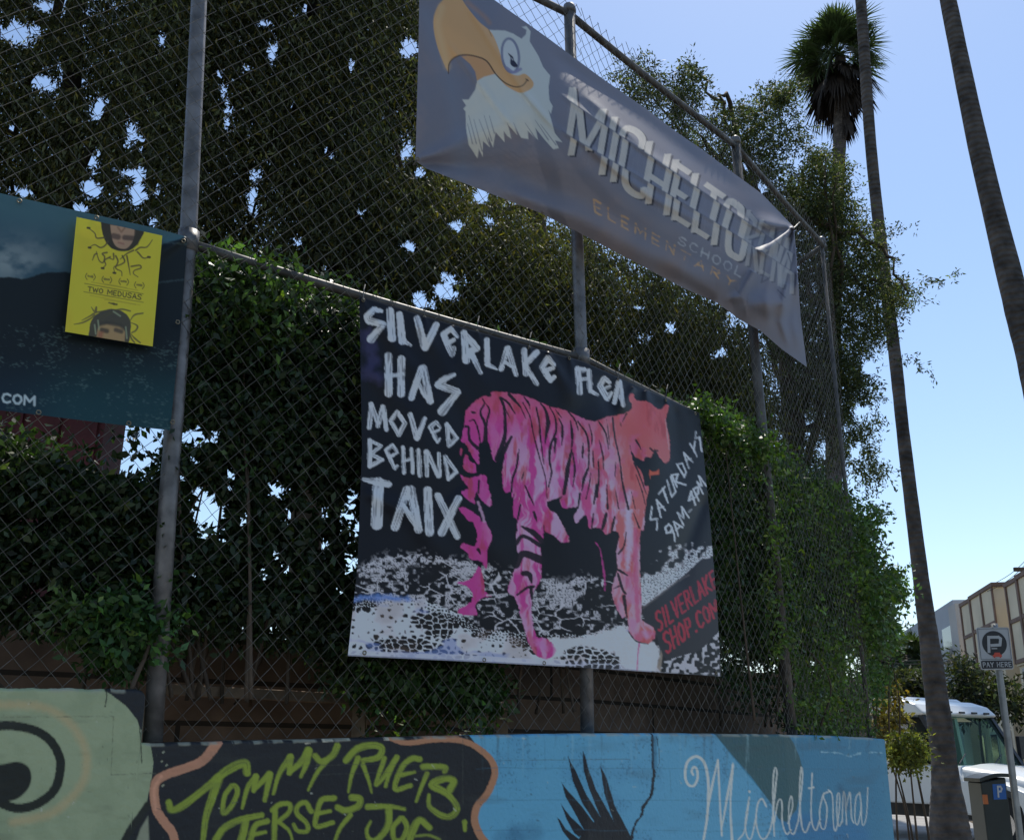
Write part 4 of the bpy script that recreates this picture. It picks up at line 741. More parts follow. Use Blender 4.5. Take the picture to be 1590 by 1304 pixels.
# ---------------------------------------------------------------- sea and sky banner at the left
X, Y, U, V_ = coons([(-160, 264), (0, 300), (100, 323), (240, 354), (291, 368)], [(-160, 616), (0, 637), (180, 659), (264, 668)], [(-160, 264), (-160, 616)], [(291, 368), (281, 505), (264, 668)], 290, 240)
A = Art(X, Y, (33, 42, 54)); PZ = Z(0, 290, 3.26)
allp = np.arange(A.X.size); e = A.Y-np.interp(A.X, [-160, 0, 240, 291], [264, 300, 354, 368])
skyc = lin((66, 92, 104))[None]*np.ones((A.X.size, 1)); f_ = sstep(10, 75, e)[:, None]; skyc = skyc*(1-f_)+lin((58, 80, 96))*f_
A.col[:] = skyc
A.blend(allp, sstep(.36, .62, fbm(A.X*.022, A.Y*.035, 6, 5))*np.exp(-((A.Y-408)/32)**2)*sstep(120, 20, A.X)*.85, (128, 136, 144))
A.poly(PZ([(-600, 480), (-200, 470), (0, 462), (60, 455), (110, 470), (160, 455), (240, 432), (380, 436), (600, 385), (820, 290), (1000, 240), (1000, 1400), (-600, 1400)]), (25, 31, 37), 1, 2.0, 2, .1)
wat = sstep(800, 1150, (A.Y-290)*3.26); wi = np.nonzero((A.Y-290)*3.26 > 700)[0]
A.blend(wi, wat[wi]*sstep(120, 260, A.X[wi]+A.Y[wi]*.2)*.8, (28, 62, 62)); A.blend(wi, wat[wi]*.35, (36, 58, 80))
A.blend(wi, sstep(.66, .78, vn(A.X[wi]*.28+A.Y[wi]*.2, A.Y[wi]*.7, 9)*.5+fbm(A.X[wi]*.06, A.Y[wi]*.09, 19, 4)*.55)*.22, (110, 132, 134))
A.stroke([(200, 372), (300, 380)], 1, (66, 78, 84), .6, 3, 2); A.stroke([(240, 440), (285, 434)], 1, (70, 84, 92), .5, 2, 2)
word(A, 'COM', PZ([(10, 1090)])[0], PZ([(175, 1106)])[0], PZ([(12, 1046)])[0], PZ([(178, 1062)])[0], .3, w=1.7, color=(170, 178, 188), a=.95)
A.stroke(PZ([(-22, 1084), (-16, 1085)]), 1.6, (170, 178, 188))
for j, q in enumerate(((-60, 1030), (-120, 1022))): pass
wr = .012*np.sin(U*7)+.010*np.sin(U*3+V_*5)+ridge(X, Y, [(291, 368), (200, 420), (60, 470)], .012, [4, 20, 40])
P3 = lambda px, py, o: on_fence(px, py, o)
b3 = gridmesh('banner', on_cloth(X, Y, .06+wr), np.clip(A.col*np.array([1.45, 1.5, 1.3]), .003, .8), M_vinyl)
tag(b3, 'wide dark blue banner with a seascape, hill and cloud, behind the yellow poster', 'banner', 'banners tied to the chain link fence')
grommets(b3, [(285, 374), (276, 500), (268, 655), (150, 338), (30, 312), (60, 640), (200, 657)], .085)
# ---------------------------------------------------------------- yellow poster
X, Y, U, V_ = coons([(119, 337), (252, 366)], [(101, 515), (237, 538)], [(119, 337), (101, 515)], [(252, 366), (237, 538)], 170, 210)
A = Art(X, Y, (184, 170, 44)); P2 = Z(90, 325, 5.794); allp = np.arange(A.X.size)
A.blend(allp, sstep(.45, .8, fbm(A.X*.03, A.Y*.03, 4, 3))*.25, (164, 150, 40))
D = (50, 44, 30); SN = (74, 66, 40)
A.poly(smooth(P2([(385, 115), (400, 220), (440, 310), (500, 360), (600, 380), (680, 350), (740, 270), (772, 200), (690, 150)]), 4), D, 1, 1.2, .5)
A.poly(smooth(P2([(470, 140), (480, 220), (500, 300), (540, 345), (610, 355), (660, 310), (690, 240), (700, 190), (600, 160)]), 4), (152, 122, 98), .95, 1.5)
A.stroke(P2([(600, 255), (680, 262)]), 4, (58, 46, 40), .8, 3); A.stroke(P2([(500, 240), (540, 250)]), 4.5, (62, 48, 42), .8, 3); A.stroke(P2([(540, 165), (570, 205), (600, 170)]), 1.6, (110, 80, 60), .7, 2); A.stroke(P2([(545, 300), (590, 312)]), 1.5, (128, 84, 72), .7, 2); A.poly(P2([(690, 160), (772, 200), (720, 320), (680, 340)]), D, .9, 2)
for q in ([(275, 170), (330, 215), (350, 260), (420, 255)], [(280, 345), (330, 320), (380, 345), (420, 330), (450, 290)], [(345, 380), (370, 460), (405, 480), (420, 430), (400, 400), (440, 390)], [(400, 530), (430, 500), (420, 460), (470, 430)], [(510, 570), (505, 520), (560, 500), (600, 470), (580, 420)], [(575, 600), (570, 560), (520, 530), (540, 470), (520, 420)], [(650, 590), (635, 500), (620, 420)], [(720, 610), (680, 580), (690, 550), (745, 530), (735, 505), (660, 515)], [(850, 275), (800, 340), (740, 345), (700, 370)], [(830, 430), (770, 440), (730, 400), (715, 385)], [(310, 460), (330, 410), (350, 400)], [(460, 440), (500, 450), (500, 400)], [(560, 450), (620, 400), (680, 370)]):
    A.curve(P2(q), [.6, 1.1, 1.4], SN, .9, 1)
for x, y in ((275, 168), (285, 345), (508, 572), (818, 430), (402, 530)): A.stroke(P2([(x-8, y), (x+8, y+2)]), 1.7, D, .95, 1)
for x, y in ((292, 605), (440, 632), (592, 650), (732, 682)):
    A.curve(P2([(x-32, y-28), (x-44, y), (x-30, y+28)]), .7, D, .8, .9); A.curve(P2([(x+32, y-22), (x+44, y+6), (x+28, y+34)]), .7, D, .8, .9); A.stroke(P2([(x-20, y-3), (x+20, y+3)]), 1.6, (90, 82, 40), .8, 1.2, 1)
for q, a_ in (([(240, 668), (768, 762)], .9), ([(232, 742), (768, 838)], .9), ([(300, 655), (720, 730)], .45), ([(290, 775), (740, 862)], .35), ([(420, 672), (620, 706)], .4), ([(420, 812), (700, 858)], .4)): A.stroke(P2(q), .45, D, a_, .9)
word(A, 'TWO MEDUSAS', P2([(268, 735)])[0], P2([(748, 815)])[0], P2([(272, 697)])[0], P2([(752, 770)])[0], .32, w=.75, color=D, a=.95, soft=.9)
A.stroke(P2([(460, 842), (500, 852), (530, 856)]), 1.4, D, .9, 1, 1)
A.poly(smooth(P2([(275, 1140), (300, 1000), (370, 930), (480, 895), (600, 930), (650, 1000), (655, 1100), (635, 1200)]), 4), (66, 62, 50), 1, 1.3, .8)
A.poly(smooth(P2([(345, 1155), (370, 1050), (450, 1030), (560, 1050), (600, 1090), (600, 1190)]), 4), (148, 122, 84), .95, 1.6)
A.stroke(P2([(395, 1085), (440, 1095)]), 3.6, (56, 50, 42), .85, 3); A.stroke(P2([(520, 1085), (570, 1100)]), 3.2, (60, 54, 46), .85, 3); A.stroke(P2([(360, 1040), (440, 1020), (560, 1045), (610, 1080)]), 3, (58, 54, 44), .8, 3); A.poly(P2([(365, 1100), (410, 1100), (400, 1160), (350, 1155)]), (134, 70, 56), .6, 4)
for q in ([(145, 1035), (220, 1020), (290, 985), (330, 950)], [(215, 1000), (290, 960), (340, 930), (420, 915)], [(300, 880), (330, 920), (345, 880), (345, 920)], [(650, 1000), (690, 950), (765, 935)], [(660, 1020), (715, 1050), (700, 1090), (665, 1110)], [(655, 1120), (690, 1160), (740, 1200)], [(640, 1100), (660, 1160), (690, 1200)], [(400, 990), (500, 930), (600, 960)], [(350, 1000), (440, 940), (560, 900), (650, 915)], [(560, 1000), (620, 970), (650, 1020)]): A.curve(P2(q), [.6, 1.4, 1.1], (70, 66, 46), .85, 1)
for q in ([(360, 1000), (370, 1080)], [(330, 1040), (340, 1120)], [(500, 920), (560, 960)], [(610, 1060), (620, 1160)]): A.curve(P2(q), 1.2, (132, 140, 112), .7, 1.5)
po = gridmesh('poster', on_cloth(X, Y, .092+.006*np.sin(U*4+V_*3)+.004*np.sin(V_*9)), np.clip(A.col*np.array([1.85, 1.75, 1.6]), .003, .85), M_paper)
tag(po, 'bright yellow film poster with two snake-haired heads, hung on the seascape banner', 'poster')
# ================================================================ BEHIND THE FENCE
bed = MB(); off = PL-SEGN[[0, 0, 1, 2, 3]]*.14
bed.f.append(tuple(range(8))); bed.v += [(*p, 1.5) for p in off]+[(1.55, 10.9, 1.5), (-30, 34, 1.5), (-30, 2.5, 1.5)]
o = bed.build('planting_bed', M_soil); o['kind'] = 'structure'
def uvmesh(o, uv):
    l = o.data.uv_layers.new(name='UVMap'); vi = np.zeros(len(o.data.loops), np.int32); o.data.loops.foreach_get('vertex_index', vi)
    l.data.foreach_set('uv', np.asarray(uv, np.float32)[vi].ravel())
M_block = mat_brick('earth_block', (.15, .105, .08), (.21, .14, .105), (.04, .03, .024), 1.0, 2.3, .19, .012)
cx = np.linspace(-140, 1343, 90); cy = np.interp(cx, [-140, 0, 300, 560, 800, 1100, 1345], [932, 947, 974, 1006, 1028, 1040, 1052])
F0 = on_fence(cx, cy, -.95); F0[:, 2] += .015*(fbm(cx*.03, cx*0, 3, 3)-.5)
B0 = on_fence(cx, cy, -1.2); B0[:, 2] = F0[:, 2]
dist = np.concatenate([[0], np.cumsum(np.linalg.norm(F0[1:, :2]-F0[:-1, :2], axis=1))])
rows = []; uv = []
for P_, zf in ((B0, 0), (B0, 1), (F0, 1)) + tuple((F0, f) for f in (.75, .5, .25, 0)):
    q = P_.copy(); q[:, 2] = 1.45+(P_[:, 2]-1.45)*zf; rows.append(q); uv.append(np.stack([dist, q[:, 2]], 1))
G_ = np.stack(rows, 0); bw = gridmesh('block_wall', G_, np.ones((G_.shape[0]*G_.shape[1], 3))*.2, M_block); uvmesh(bw, np.concatenate(uv))
bw.data.polygons.foreach_set('use_smooth', np.zeros(len(bw.data.polygons), bool))
tag(bw, 'low reddish brown block wall behind the bottom of the chain link fence', 'wall')
M_wood = mat_plain('weathered_timber', (.27, .19, .13), .8, 0, .35, 8, .5, 40)
tb = MB(); pp = on_fence(np.array([236, 560, 780.]), np.array([1069, 1086, 1097.]), -.5)
for a_, b_ in ((pp[0], pp[1]), (pp[1], pp[2])):
    d = b_-a_; L = np.linalg.norm(d); d = d/L; n_ = np.cross((0, 0, 1), d); n_ /= np.linalg.norm(n_); tb.box((a_+b_)/2, (L, .05, .045), (d, n_, np.cross(d, n_)))
tr_ = tb.build('timber_rail', M_wood, None, False, .004); tag(tr_, 'brown timber rail running low behind the fence under the tiger banner', 'rail')
for q in pp: pst = MB(); pst.box((q[0], q[1], 1.5+(q[2]-1.53)/2), (.06, .06, max(.05, q[2]-1.53))); pst.build('rail_post', M_wood, tr_)
M_red = mat_plain('red_painted_board', (.085, .012, .012), .7, 0, .3, 4, .2, 30)
rp = [at(-140, 560, 7.3), at(172, 590, 7.3)]; rb = at(172, 800, 7.3)
sh = empty('shed', (rp[0][0], 7.3, 1.5), 'dark red shed behind the vines below the seascape banner', 'shed')
zt_ = rp[1][2]; x0_, x1_ = rp[0][0], rp[1][0]
sb = MB(); sb.box(((x0_+x1_)/2, 7.5, (1.5+zt_)/2), (x1_-x0_, .4, zt_-1.5)); sb.build('wall', M_red, sh)
sb = MB(); sb.prism([(x0_-.1, 7.15, zt_+.003), (x0_-.1, 7.8, zt_+.003), (x0_-.1, 7.8, zt_+.12), (x0_-.1, 7.15, zt_+.28)], np.array([x1_-x0_+.14, 0, 0])); sb.build('roof', M_bark, sh)
for k in range(9): bat = MB(); bat.box((x1_-.06-k*.28, 7.285, (1.5+zt_)/2), (.035, .024, zt_-1.52)); bat.build('batten', M_red, sh)

# ================================================================ FOLIAGE
def quads(c, d, L, W, tint, rg, fold=.0):
    n = len(c); d = d/np.linalg.norm(d, axis=1)[:, None]
    r = rg.normal(size=(n, 3)); s = np.cross(d, r); s /= np.linalg.norm(s, axis=1)[:, None]; u = np.cross(s, d)
    L = np.broadcast_to(L, n)[:, None]; W = np.broadcast_to(W, n)[:, None]
    V = np.stack([c, c+d*L*.45+s*W*.5+u*L*fold, c+d*L, c+d*L*.45-s*W*.5+u*L*fold], 1).reshape(-1, 3)
    return V, np.arange(n*4).reshape(n, 4), np.repeat(tint, 4, 0)
def leafmesh(name, c, d, L, W, tint, mat, parent, rg, fold=0):
    V, Fc, T = quads(c, d, L, W, tint, rg, fold); return mesh(name, V, Fc, mat, parent, False, T)
GAPS = [(37, 46, 26, 14), (75, 8, 22, 8), (70, 128, 18, 14), (110, 120, 14, 9), (156, 163, 12, 15), (145, 245, 9, 13), (141, 295, 12, 14), (208, 208, 12, 16), (210, 275, 18, 16), (208, 300, 18, 12), (42, 292, 14, 7), (245, 292, 7, 10), (125, 320, 10, 8), (235, 341, 7, 6), (481, 10, 15, 10), (423, 72, 8, 16), (353, 178, 5, 22), (392, 265, 11, 9), (394, 306, 6, 16), (384, 108, 6, 7), (340, 112, 6, 5), (411, 34, 7, 5), (633, 70, 14, 12), (632, 232, 8, 18), (652, 265, 8, 10), (510, 228, 8, 8), (349, 137, 7, 9), (461, 374, 9, 6), (510, 411, 10, 5), (633, 378, 8, 10), (656, 461, 10, 14), (600, 425, 8, 6), (690, 440, 24, 15), (668, 470, 9, 14), (545, 100, 5, 8), (250, 60, 6, 10), (300, 250, 5, 9), (20, 200, 8, 8), (560, 330, 6, 8), (455, 170, 5, 9), (990, 475, 7, 4), (1000, 520, 10, 6), (1040, 505, 6, 6), (985, 560, 6, 5), (745, 300, 8, 9), (760, 340, 7, 6), (710, 345, 8, 8), (1115, 545, 9, 7), (1245, 660, 10, 8), (1225, 590, 7, 8), (1180, 300, 10, 13), (1190, 330, 14, 8), (1160, 255, 10, 8), (1280, 700, 8, 14), (1295, 740, 10, 10), (1240, 250, 10, 18), (1335, 640, 14, 12), (1345, 570, 14, 10), (1330, 700, 10, 10)]
def gapmask(P, gaps, s=3, k=1.0):
    px, py = project(P); m = np.zeros(len(P), bool); nz_ = vn(px*.09, py*.09, s)*1.1+vn(px*.28, py*.28, s+4)*.5-_h((px*64).astype(np.int64), (py*64).astype(np.int64), 7)*.75
    for (gx_, gy_, rx, ry) in gaps: m |= np.hypot((px-gx_)/(rx*k), (py-gy_)/(ry*k)) < .52+nz_*.9
    return m
def inpoly(poly, n, rg):
    p = np.asarray(poly, float); lo, hi = p.min(0), p.max(0); o = np.zeros((0, 2))
    while len(o) < n:
        q = rg.uniform(lo, hi, (n*2, 2)); o = np.vstack([o, q[inside(q[:, 0], q[:, 1], poly)]])
    return o[:n]
def sprays(poly, Y0, Y1, n, rg, per=11, Ls=.34, droop=.8, leaf=(.05, .085), wr=.34, base=(.070, .074, .034), thr=.42, gaps=GAPS, nf=1.2, gk=1.0, var=.75, warm=.16):
    q = inpoly(poly, n, rg); P = at(q[:, 0], q[:, 1], rg.uniform(Y0, Y1, n))
    nf_ = np.array([nf*1.25, nf*1.25, nf*.55]); k = vn3(P*nf_, 5)*.62+vn3(P*nf_*2.7, 6)*.38; P = P[(k > thr) | (rg.random(n) < .12)]; n = len(P)
    D = rg.normal(size=(n, 3)); D /= np.linalg.norm(D, axis=1)[:, None]; D[:, 2] -= droop; D /= np.linalg.norm(D, axis=1)[:, None]
    t = rg.random((n, per)); LL = Ls*rg.uniform(.5, 1.3, n)
    c = P[:, None]+D[:, None]*(t*LL[:, None])[..., None]+rg.normal(size=(n, per, 3))*Ls*.10
    c[..., 2] -= (t*t)*LL[:, None]*.25*droop
    d = D[:, None]*.7+rg.normal(size=(n, per, 3))*.75; d[..., 2] -= droop*.25
    br_ = np.exp(rg.normal(size=n)*var*.6); tint = np.asarray(base)*br_[:, None]; tint = np.repeat(tint, per, 0)*np.exp(rg.normal(size=(n*per, 1))*.25)  # random tone per spray: leaf variety, also standing in for lit and dark clumps
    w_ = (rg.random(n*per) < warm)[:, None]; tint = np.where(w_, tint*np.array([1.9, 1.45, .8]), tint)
    c = c.reshape(-1, 3); d = d.reshape(-1, 3); keep = ~gapmask(c, gaps, 3, gk)
    c, d, tint = c[keep], d[keep], tint[keep]
    L = rg.uniform(*leaf, len(c)); return c, d, L, L*wr, np.clip(tint, .004, .35)
def tree(name, label, trunk, polys, seed, group=None, mat=None, r0=.16, limbs=9, twigs=True, **k):
    rg = np.random.default_rng(seed); root = empty(name, trunk[0], label, 'tree', group)
    b = MB(); tp = smooth(trunk, 5); b.tube(tp, np.linspace(r0, r0*.35, len(tp)), 10)
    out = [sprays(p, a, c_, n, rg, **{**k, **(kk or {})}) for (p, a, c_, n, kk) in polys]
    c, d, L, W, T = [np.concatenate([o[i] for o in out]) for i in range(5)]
    b.build('trunk', M_bark, root, True)
    for i in range(limbs):
        lb = MB()
        e = c[rg.integers(len(c))]; s = tp[int(len(tp)*rg.uniform(.35, .95))]; mid = (s+e)/2+rg.normal(size=3)*.25+np.array([0, 0, .25])
        pp_ = smooth([s, mid, e], 6); pp_[1:-1] += rg.normal(size=(len(pp_)-2, 3))*.03
        lb.tube(pp_, np.linspace(r0*.32, .008, len(pp_)), 6); lb.build('limb', M_bark, root, True)
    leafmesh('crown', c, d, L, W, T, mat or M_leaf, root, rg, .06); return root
gp = 'tall drooping trees behind the fence'
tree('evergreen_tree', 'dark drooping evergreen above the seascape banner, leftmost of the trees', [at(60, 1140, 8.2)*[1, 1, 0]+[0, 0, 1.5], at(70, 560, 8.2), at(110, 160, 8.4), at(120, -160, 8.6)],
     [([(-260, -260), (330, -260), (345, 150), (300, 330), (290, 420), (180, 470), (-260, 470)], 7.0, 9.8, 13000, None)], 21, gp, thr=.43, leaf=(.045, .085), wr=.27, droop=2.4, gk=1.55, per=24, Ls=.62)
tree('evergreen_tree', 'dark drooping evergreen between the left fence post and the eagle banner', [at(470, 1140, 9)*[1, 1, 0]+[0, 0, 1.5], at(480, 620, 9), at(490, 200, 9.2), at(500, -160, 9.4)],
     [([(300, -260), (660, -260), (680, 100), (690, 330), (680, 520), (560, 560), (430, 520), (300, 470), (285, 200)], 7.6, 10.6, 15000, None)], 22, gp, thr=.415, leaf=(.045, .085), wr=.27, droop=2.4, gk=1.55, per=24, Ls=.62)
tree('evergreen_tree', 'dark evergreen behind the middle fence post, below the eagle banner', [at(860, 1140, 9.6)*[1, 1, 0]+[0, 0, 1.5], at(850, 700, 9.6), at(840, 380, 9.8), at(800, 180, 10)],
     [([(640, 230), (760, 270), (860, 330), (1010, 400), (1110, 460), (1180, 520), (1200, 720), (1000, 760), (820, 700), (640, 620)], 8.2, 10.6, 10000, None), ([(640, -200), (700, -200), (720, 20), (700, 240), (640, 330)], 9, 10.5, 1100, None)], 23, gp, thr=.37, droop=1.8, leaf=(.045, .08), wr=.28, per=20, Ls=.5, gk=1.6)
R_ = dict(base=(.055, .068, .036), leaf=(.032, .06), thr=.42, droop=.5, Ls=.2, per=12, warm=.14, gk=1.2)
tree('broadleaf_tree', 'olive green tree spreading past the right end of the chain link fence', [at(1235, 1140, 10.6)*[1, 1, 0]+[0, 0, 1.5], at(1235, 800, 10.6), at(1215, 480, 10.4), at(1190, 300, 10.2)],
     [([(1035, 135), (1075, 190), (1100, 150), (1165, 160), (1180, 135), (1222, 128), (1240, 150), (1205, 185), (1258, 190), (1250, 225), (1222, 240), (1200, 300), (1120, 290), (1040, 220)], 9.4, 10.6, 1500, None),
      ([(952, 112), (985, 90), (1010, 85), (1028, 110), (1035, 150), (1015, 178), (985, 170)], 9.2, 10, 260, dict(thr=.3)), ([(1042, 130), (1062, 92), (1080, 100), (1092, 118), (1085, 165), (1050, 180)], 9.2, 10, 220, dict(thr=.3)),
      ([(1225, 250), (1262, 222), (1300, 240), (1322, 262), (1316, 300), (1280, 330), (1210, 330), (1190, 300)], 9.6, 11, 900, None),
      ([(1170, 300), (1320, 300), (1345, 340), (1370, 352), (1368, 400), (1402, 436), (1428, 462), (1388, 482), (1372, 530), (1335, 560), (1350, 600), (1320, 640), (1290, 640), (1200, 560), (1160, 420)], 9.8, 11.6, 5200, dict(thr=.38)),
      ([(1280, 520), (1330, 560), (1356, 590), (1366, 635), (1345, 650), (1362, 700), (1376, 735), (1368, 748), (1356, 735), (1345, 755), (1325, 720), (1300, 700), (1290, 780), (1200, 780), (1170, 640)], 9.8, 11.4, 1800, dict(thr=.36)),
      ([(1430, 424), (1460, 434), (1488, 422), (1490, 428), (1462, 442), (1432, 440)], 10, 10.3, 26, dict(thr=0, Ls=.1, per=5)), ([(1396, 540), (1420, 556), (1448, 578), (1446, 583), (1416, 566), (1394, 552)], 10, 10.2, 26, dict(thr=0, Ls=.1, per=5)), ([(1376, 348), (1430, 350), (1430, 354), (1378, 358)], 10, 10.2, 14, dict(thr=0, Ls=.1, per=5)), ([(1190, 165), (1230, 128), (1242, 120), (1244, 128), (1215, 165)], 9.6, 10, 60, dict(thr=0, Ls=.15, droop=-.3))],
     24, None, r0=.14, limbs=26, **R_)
# ---------------------------------------------------------------- climbing vines on the netting
VG = [(185, 700, 14, 26), (215, 720, 16, 14), (230, 690, 10, 10), (296, 676, 14, 12), (330, 680, 14, 12), (10, 805, 10, 5), (50, 808, 20, 6), (280, 745, 6, 10), (325, 790, 18, 26), (305, 770, 9, 12), (358, 735, 7, 8), (300, 705, 6, 8), (428, 758, 11, 9), (476, 762, 8, 12), (470, 800, 18, 9), (495, 790, 10, 9), (428, 855, 9, 12), (410, 885, 8, 10), (450, 880, 8, 8), (505, 845, 9, 9), (540, 805, 10, 12), (550, 800, 8, 20), (298, 890, 8, 5), (60, 915, 18, 8), (110, 870, 5, 5), (545, 870, 8, 12), (530, 915, 5, 6), (350, 840, 6, 6), (380, 800, 7, 8), (490, 918, 6, 4), (150, 880, 6, 5), (45, 880, 5, 6), (420, 965, 5, 5), (550, 760, 5, 8)]
def vine(label, parts, seed, stems=10):
    rg = np.random.default_rng(seed); root = empty('climbing_vine', parts[0][6] if len(parts[0]) > 6 else (0, 0, 1.5), label, 'vine', 'vines growing over the chain link fence')
    acc = []
    for (poly, o0, o1, n, base, kw) in [p[:6] for p in parts]:
        kw = dict(kw or {}); n = int(n*kw.get('mul', 1.45)); q = inpoly(poly, n, rg); off_ = rg.uniform(o0, o1, n)
        P = on_fence(q[:, 0], q[:, 1], off_); kk = vn3(P*kw.get('nf', 3.0), 8)*.6+vn3(P*kw.get('nf', 3.0)*2.6, 9)*.4
        m = (kk > kw.get('thr', .4)) | (rg.random(n) < .1); P = P[m]; kk = kk[m]; n = len(P); per = kw.get('per', 6)
        D = rg.normal(size=(n, 3)); D[:, 2] -= .6; D /= np.linalg.norm(D, axis=1)[:, None]; t = rg.random((n, per))
        c = P[:, None]+D[:, None]*(t*kw.get('Ls', .14))[..., None]+rg.normal(size=(n, per, 3))*.02
        d = D[:, None]*.3+rg.normal(size=(n, per, 3))*.7; d[..., 2] -= .35
        T = np.repeat(np.asarray(base)*np.exp(rg.normal(size=(n, 1))*.3), per, 0)*np.exp(rg.normal(size=(n*per, 1))*.22)
        T = np.where((rg.random(n*per) < .08)[:, None], T*np.array([1.9, 1.5, .8]), T)
        c = c.reshape(-1, 3); d = d.reshape(-1, 3); keep = ~gapmask(c, VG, 13, kw.get('gk', 2.1)); c, d, T = c[keep], d[keep], T[keep]
        L = rg.uniform(*kw.get('leaf', (.026, .054)), len(c)); acc.append((c, d, L, L*kw.get('wr', .5), np.clip(T, .004, .4)))
    c, d, L, W, T = [np.concatenate([a[i] for a in acc]) for i in range(5)]
    leafmesh('foliage', c, d, L, W, T, M_vine, root, rg, .10)
    for i in range(stems):
        sb_ = MB()
        e = c[rg.integers(len(c))]; s = e+np.array([rg.normal()*.15, rg.normal()*.05, -max(.15, e[2]-1.78)]); 
        pp_ = smooth([s, (s+e)/2+rg.normal(size=3)*.07, e], 7); sb_.tube(pp_, np.linspace(.009, .003, len(pp_)), 5); sb_.build('stem', M_bark, root, True)
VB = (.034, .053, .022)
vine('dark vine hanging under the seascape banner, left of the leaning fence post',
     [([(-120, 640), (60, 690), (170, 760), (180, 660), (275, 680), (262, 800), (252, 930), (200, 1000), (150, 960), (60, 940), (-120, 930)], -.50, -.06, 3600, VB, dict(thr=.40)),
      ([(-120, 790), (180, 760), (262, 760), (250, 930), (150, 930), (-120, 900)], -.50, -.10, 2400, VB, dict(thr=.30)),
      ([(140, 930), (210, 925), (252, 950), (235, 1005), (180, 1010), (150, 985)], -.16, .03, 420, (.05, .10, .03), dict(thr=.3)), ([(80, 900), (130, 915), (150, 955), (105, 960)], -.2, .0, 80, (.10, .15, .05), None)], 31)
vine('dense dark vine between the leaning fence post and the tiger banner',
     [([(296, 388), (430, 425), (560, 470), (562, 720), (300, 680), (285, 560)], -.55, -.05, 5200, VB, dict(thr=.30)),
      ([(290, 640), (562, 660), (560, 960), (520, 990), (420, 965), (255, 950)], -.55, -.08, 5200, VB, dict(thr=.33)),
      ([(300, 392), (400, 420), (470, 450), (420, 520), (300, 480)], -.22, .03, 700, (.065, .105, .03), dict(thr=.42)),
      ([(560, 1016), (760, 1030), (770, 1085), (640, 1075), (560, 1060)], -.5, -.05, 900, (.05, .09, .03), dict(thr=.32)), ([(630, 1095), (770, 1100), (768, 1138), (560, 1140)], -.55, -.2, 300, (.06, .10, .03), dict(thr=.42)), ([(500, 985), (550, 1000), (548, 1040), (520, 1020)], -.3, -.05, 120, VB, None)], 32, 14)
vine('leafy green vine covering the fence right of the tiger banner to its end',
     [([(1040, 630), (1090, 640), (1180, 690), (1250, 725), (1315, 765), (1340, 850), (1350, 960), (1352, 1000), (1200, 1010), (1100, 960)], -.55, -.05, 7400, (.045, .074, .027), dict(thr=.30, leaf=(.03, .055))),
      ([(1180, 690), (1250, 722), (1318, 770), (1345, 870), (1350, 1138), (1240, 1136), (1190, 960)], -.26, .06, 4200, (.115, .165, .045), dict(thr=.50, leaf=(.028, .05))),  # brighter leaf colour painted in for sun on this stretch of vine
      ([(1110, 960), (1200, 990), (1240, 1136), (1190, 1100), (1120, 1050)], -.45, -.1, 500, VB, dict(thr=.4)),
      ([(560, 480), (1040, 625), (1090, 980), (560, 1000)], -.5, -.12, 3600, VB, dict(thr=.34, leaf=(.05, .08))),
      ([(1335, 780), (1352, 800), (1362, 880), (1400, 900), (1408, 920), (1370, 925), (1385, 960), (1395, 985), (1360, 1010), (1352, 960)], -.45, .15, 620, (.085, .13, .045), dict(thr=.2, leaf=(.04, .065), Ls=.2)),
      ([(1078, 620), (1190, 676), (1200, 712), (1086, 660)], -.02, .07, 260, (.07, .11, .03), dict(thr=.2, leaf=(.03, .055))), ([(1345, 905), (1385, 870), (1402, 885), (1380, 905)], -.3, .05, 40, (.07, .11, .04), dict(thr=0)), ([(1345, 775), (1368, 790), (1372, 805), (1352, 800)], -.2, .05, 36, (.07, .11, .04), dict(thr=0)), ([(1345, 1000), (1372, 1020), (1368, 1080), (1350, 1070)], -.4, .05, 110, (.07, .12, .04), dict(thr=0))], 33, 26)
# ================================================================ STREET AT THE RIGHT
def pxtube(pts, Y, n=14, jit=0, seed=0):                 # trunk with a measured outline: (px, py, half width in px)
    rg = np.random.default_rng(seed); p = smooth([(a, b, c) for a, b, c in pts], 8); P = at(p[:, 0], p[:, 1], Y)
    r = np.array([p[i, 2]*vdepth(P[i])/F for i in range(len(p))]); r = r*(1+jit*(rg.random(len(r))-.5)); b = MB(); b.tube(P, r, n); return b, P
def to_ground(pts, Y):
    x, y, w_ = pts[-1]; P = at(x, y, Y); return pts
M_pb = M_palmbark
gpal = 'tall fan palms along the street'
tr1 = [(1330, -60, 8), (1336.5, 0, 8.2), (1352, 226, 8.6), (1373, 423, 9), (1390, 556, 9.4), (1404, 687, 9.8), (1430, 898, 12), (1446, 1018, 15.5), (1459.5, 1125, 18.5), (1467, 1196, 20), (1473, 1267, 28), (1476, 1304, 33), (1477, 1318, 37)]
b, P = pxtube(tr1, 16, 16, .05, 1)
r1 = empty('palm_tree', at(1477, 1318, 16)*[1, 1, 0], 'tall thin palm trunk in front of the white truck, its top out of frame', 'palm tree', gpal)
ob = b.build('trunk', M_pb, r1, True)
tr3 = [(1460, -60, 11.5), (1472, 0, 12), (1519, 226, 15), (1576, 462, 19), (1610, 600, 21), (1660, 850, 25), (1700, 1050, 28), (1745, 1304, 34), (1752, 1345, 40)]
b, P3_ = pxtube(tr3, 14, 16, .05, 2)
r3 = empty('palm_tree', at(1752, 1345, 14)*[1, 1, 0], 'thick leaning palm trunk crossing the top right corner, its base out of frame', 'palm tree', gpal)
b.build('trunk', M_pb, r3, True)
tr2 = [(1305, 90, 8.5), (1304, 200, 10), (1302, 260, 10), (1299, 340, 10.5), (1296, 420, 11), (1294, 640, 12), (1296, 900, 14), (1297, 1140, 16)]
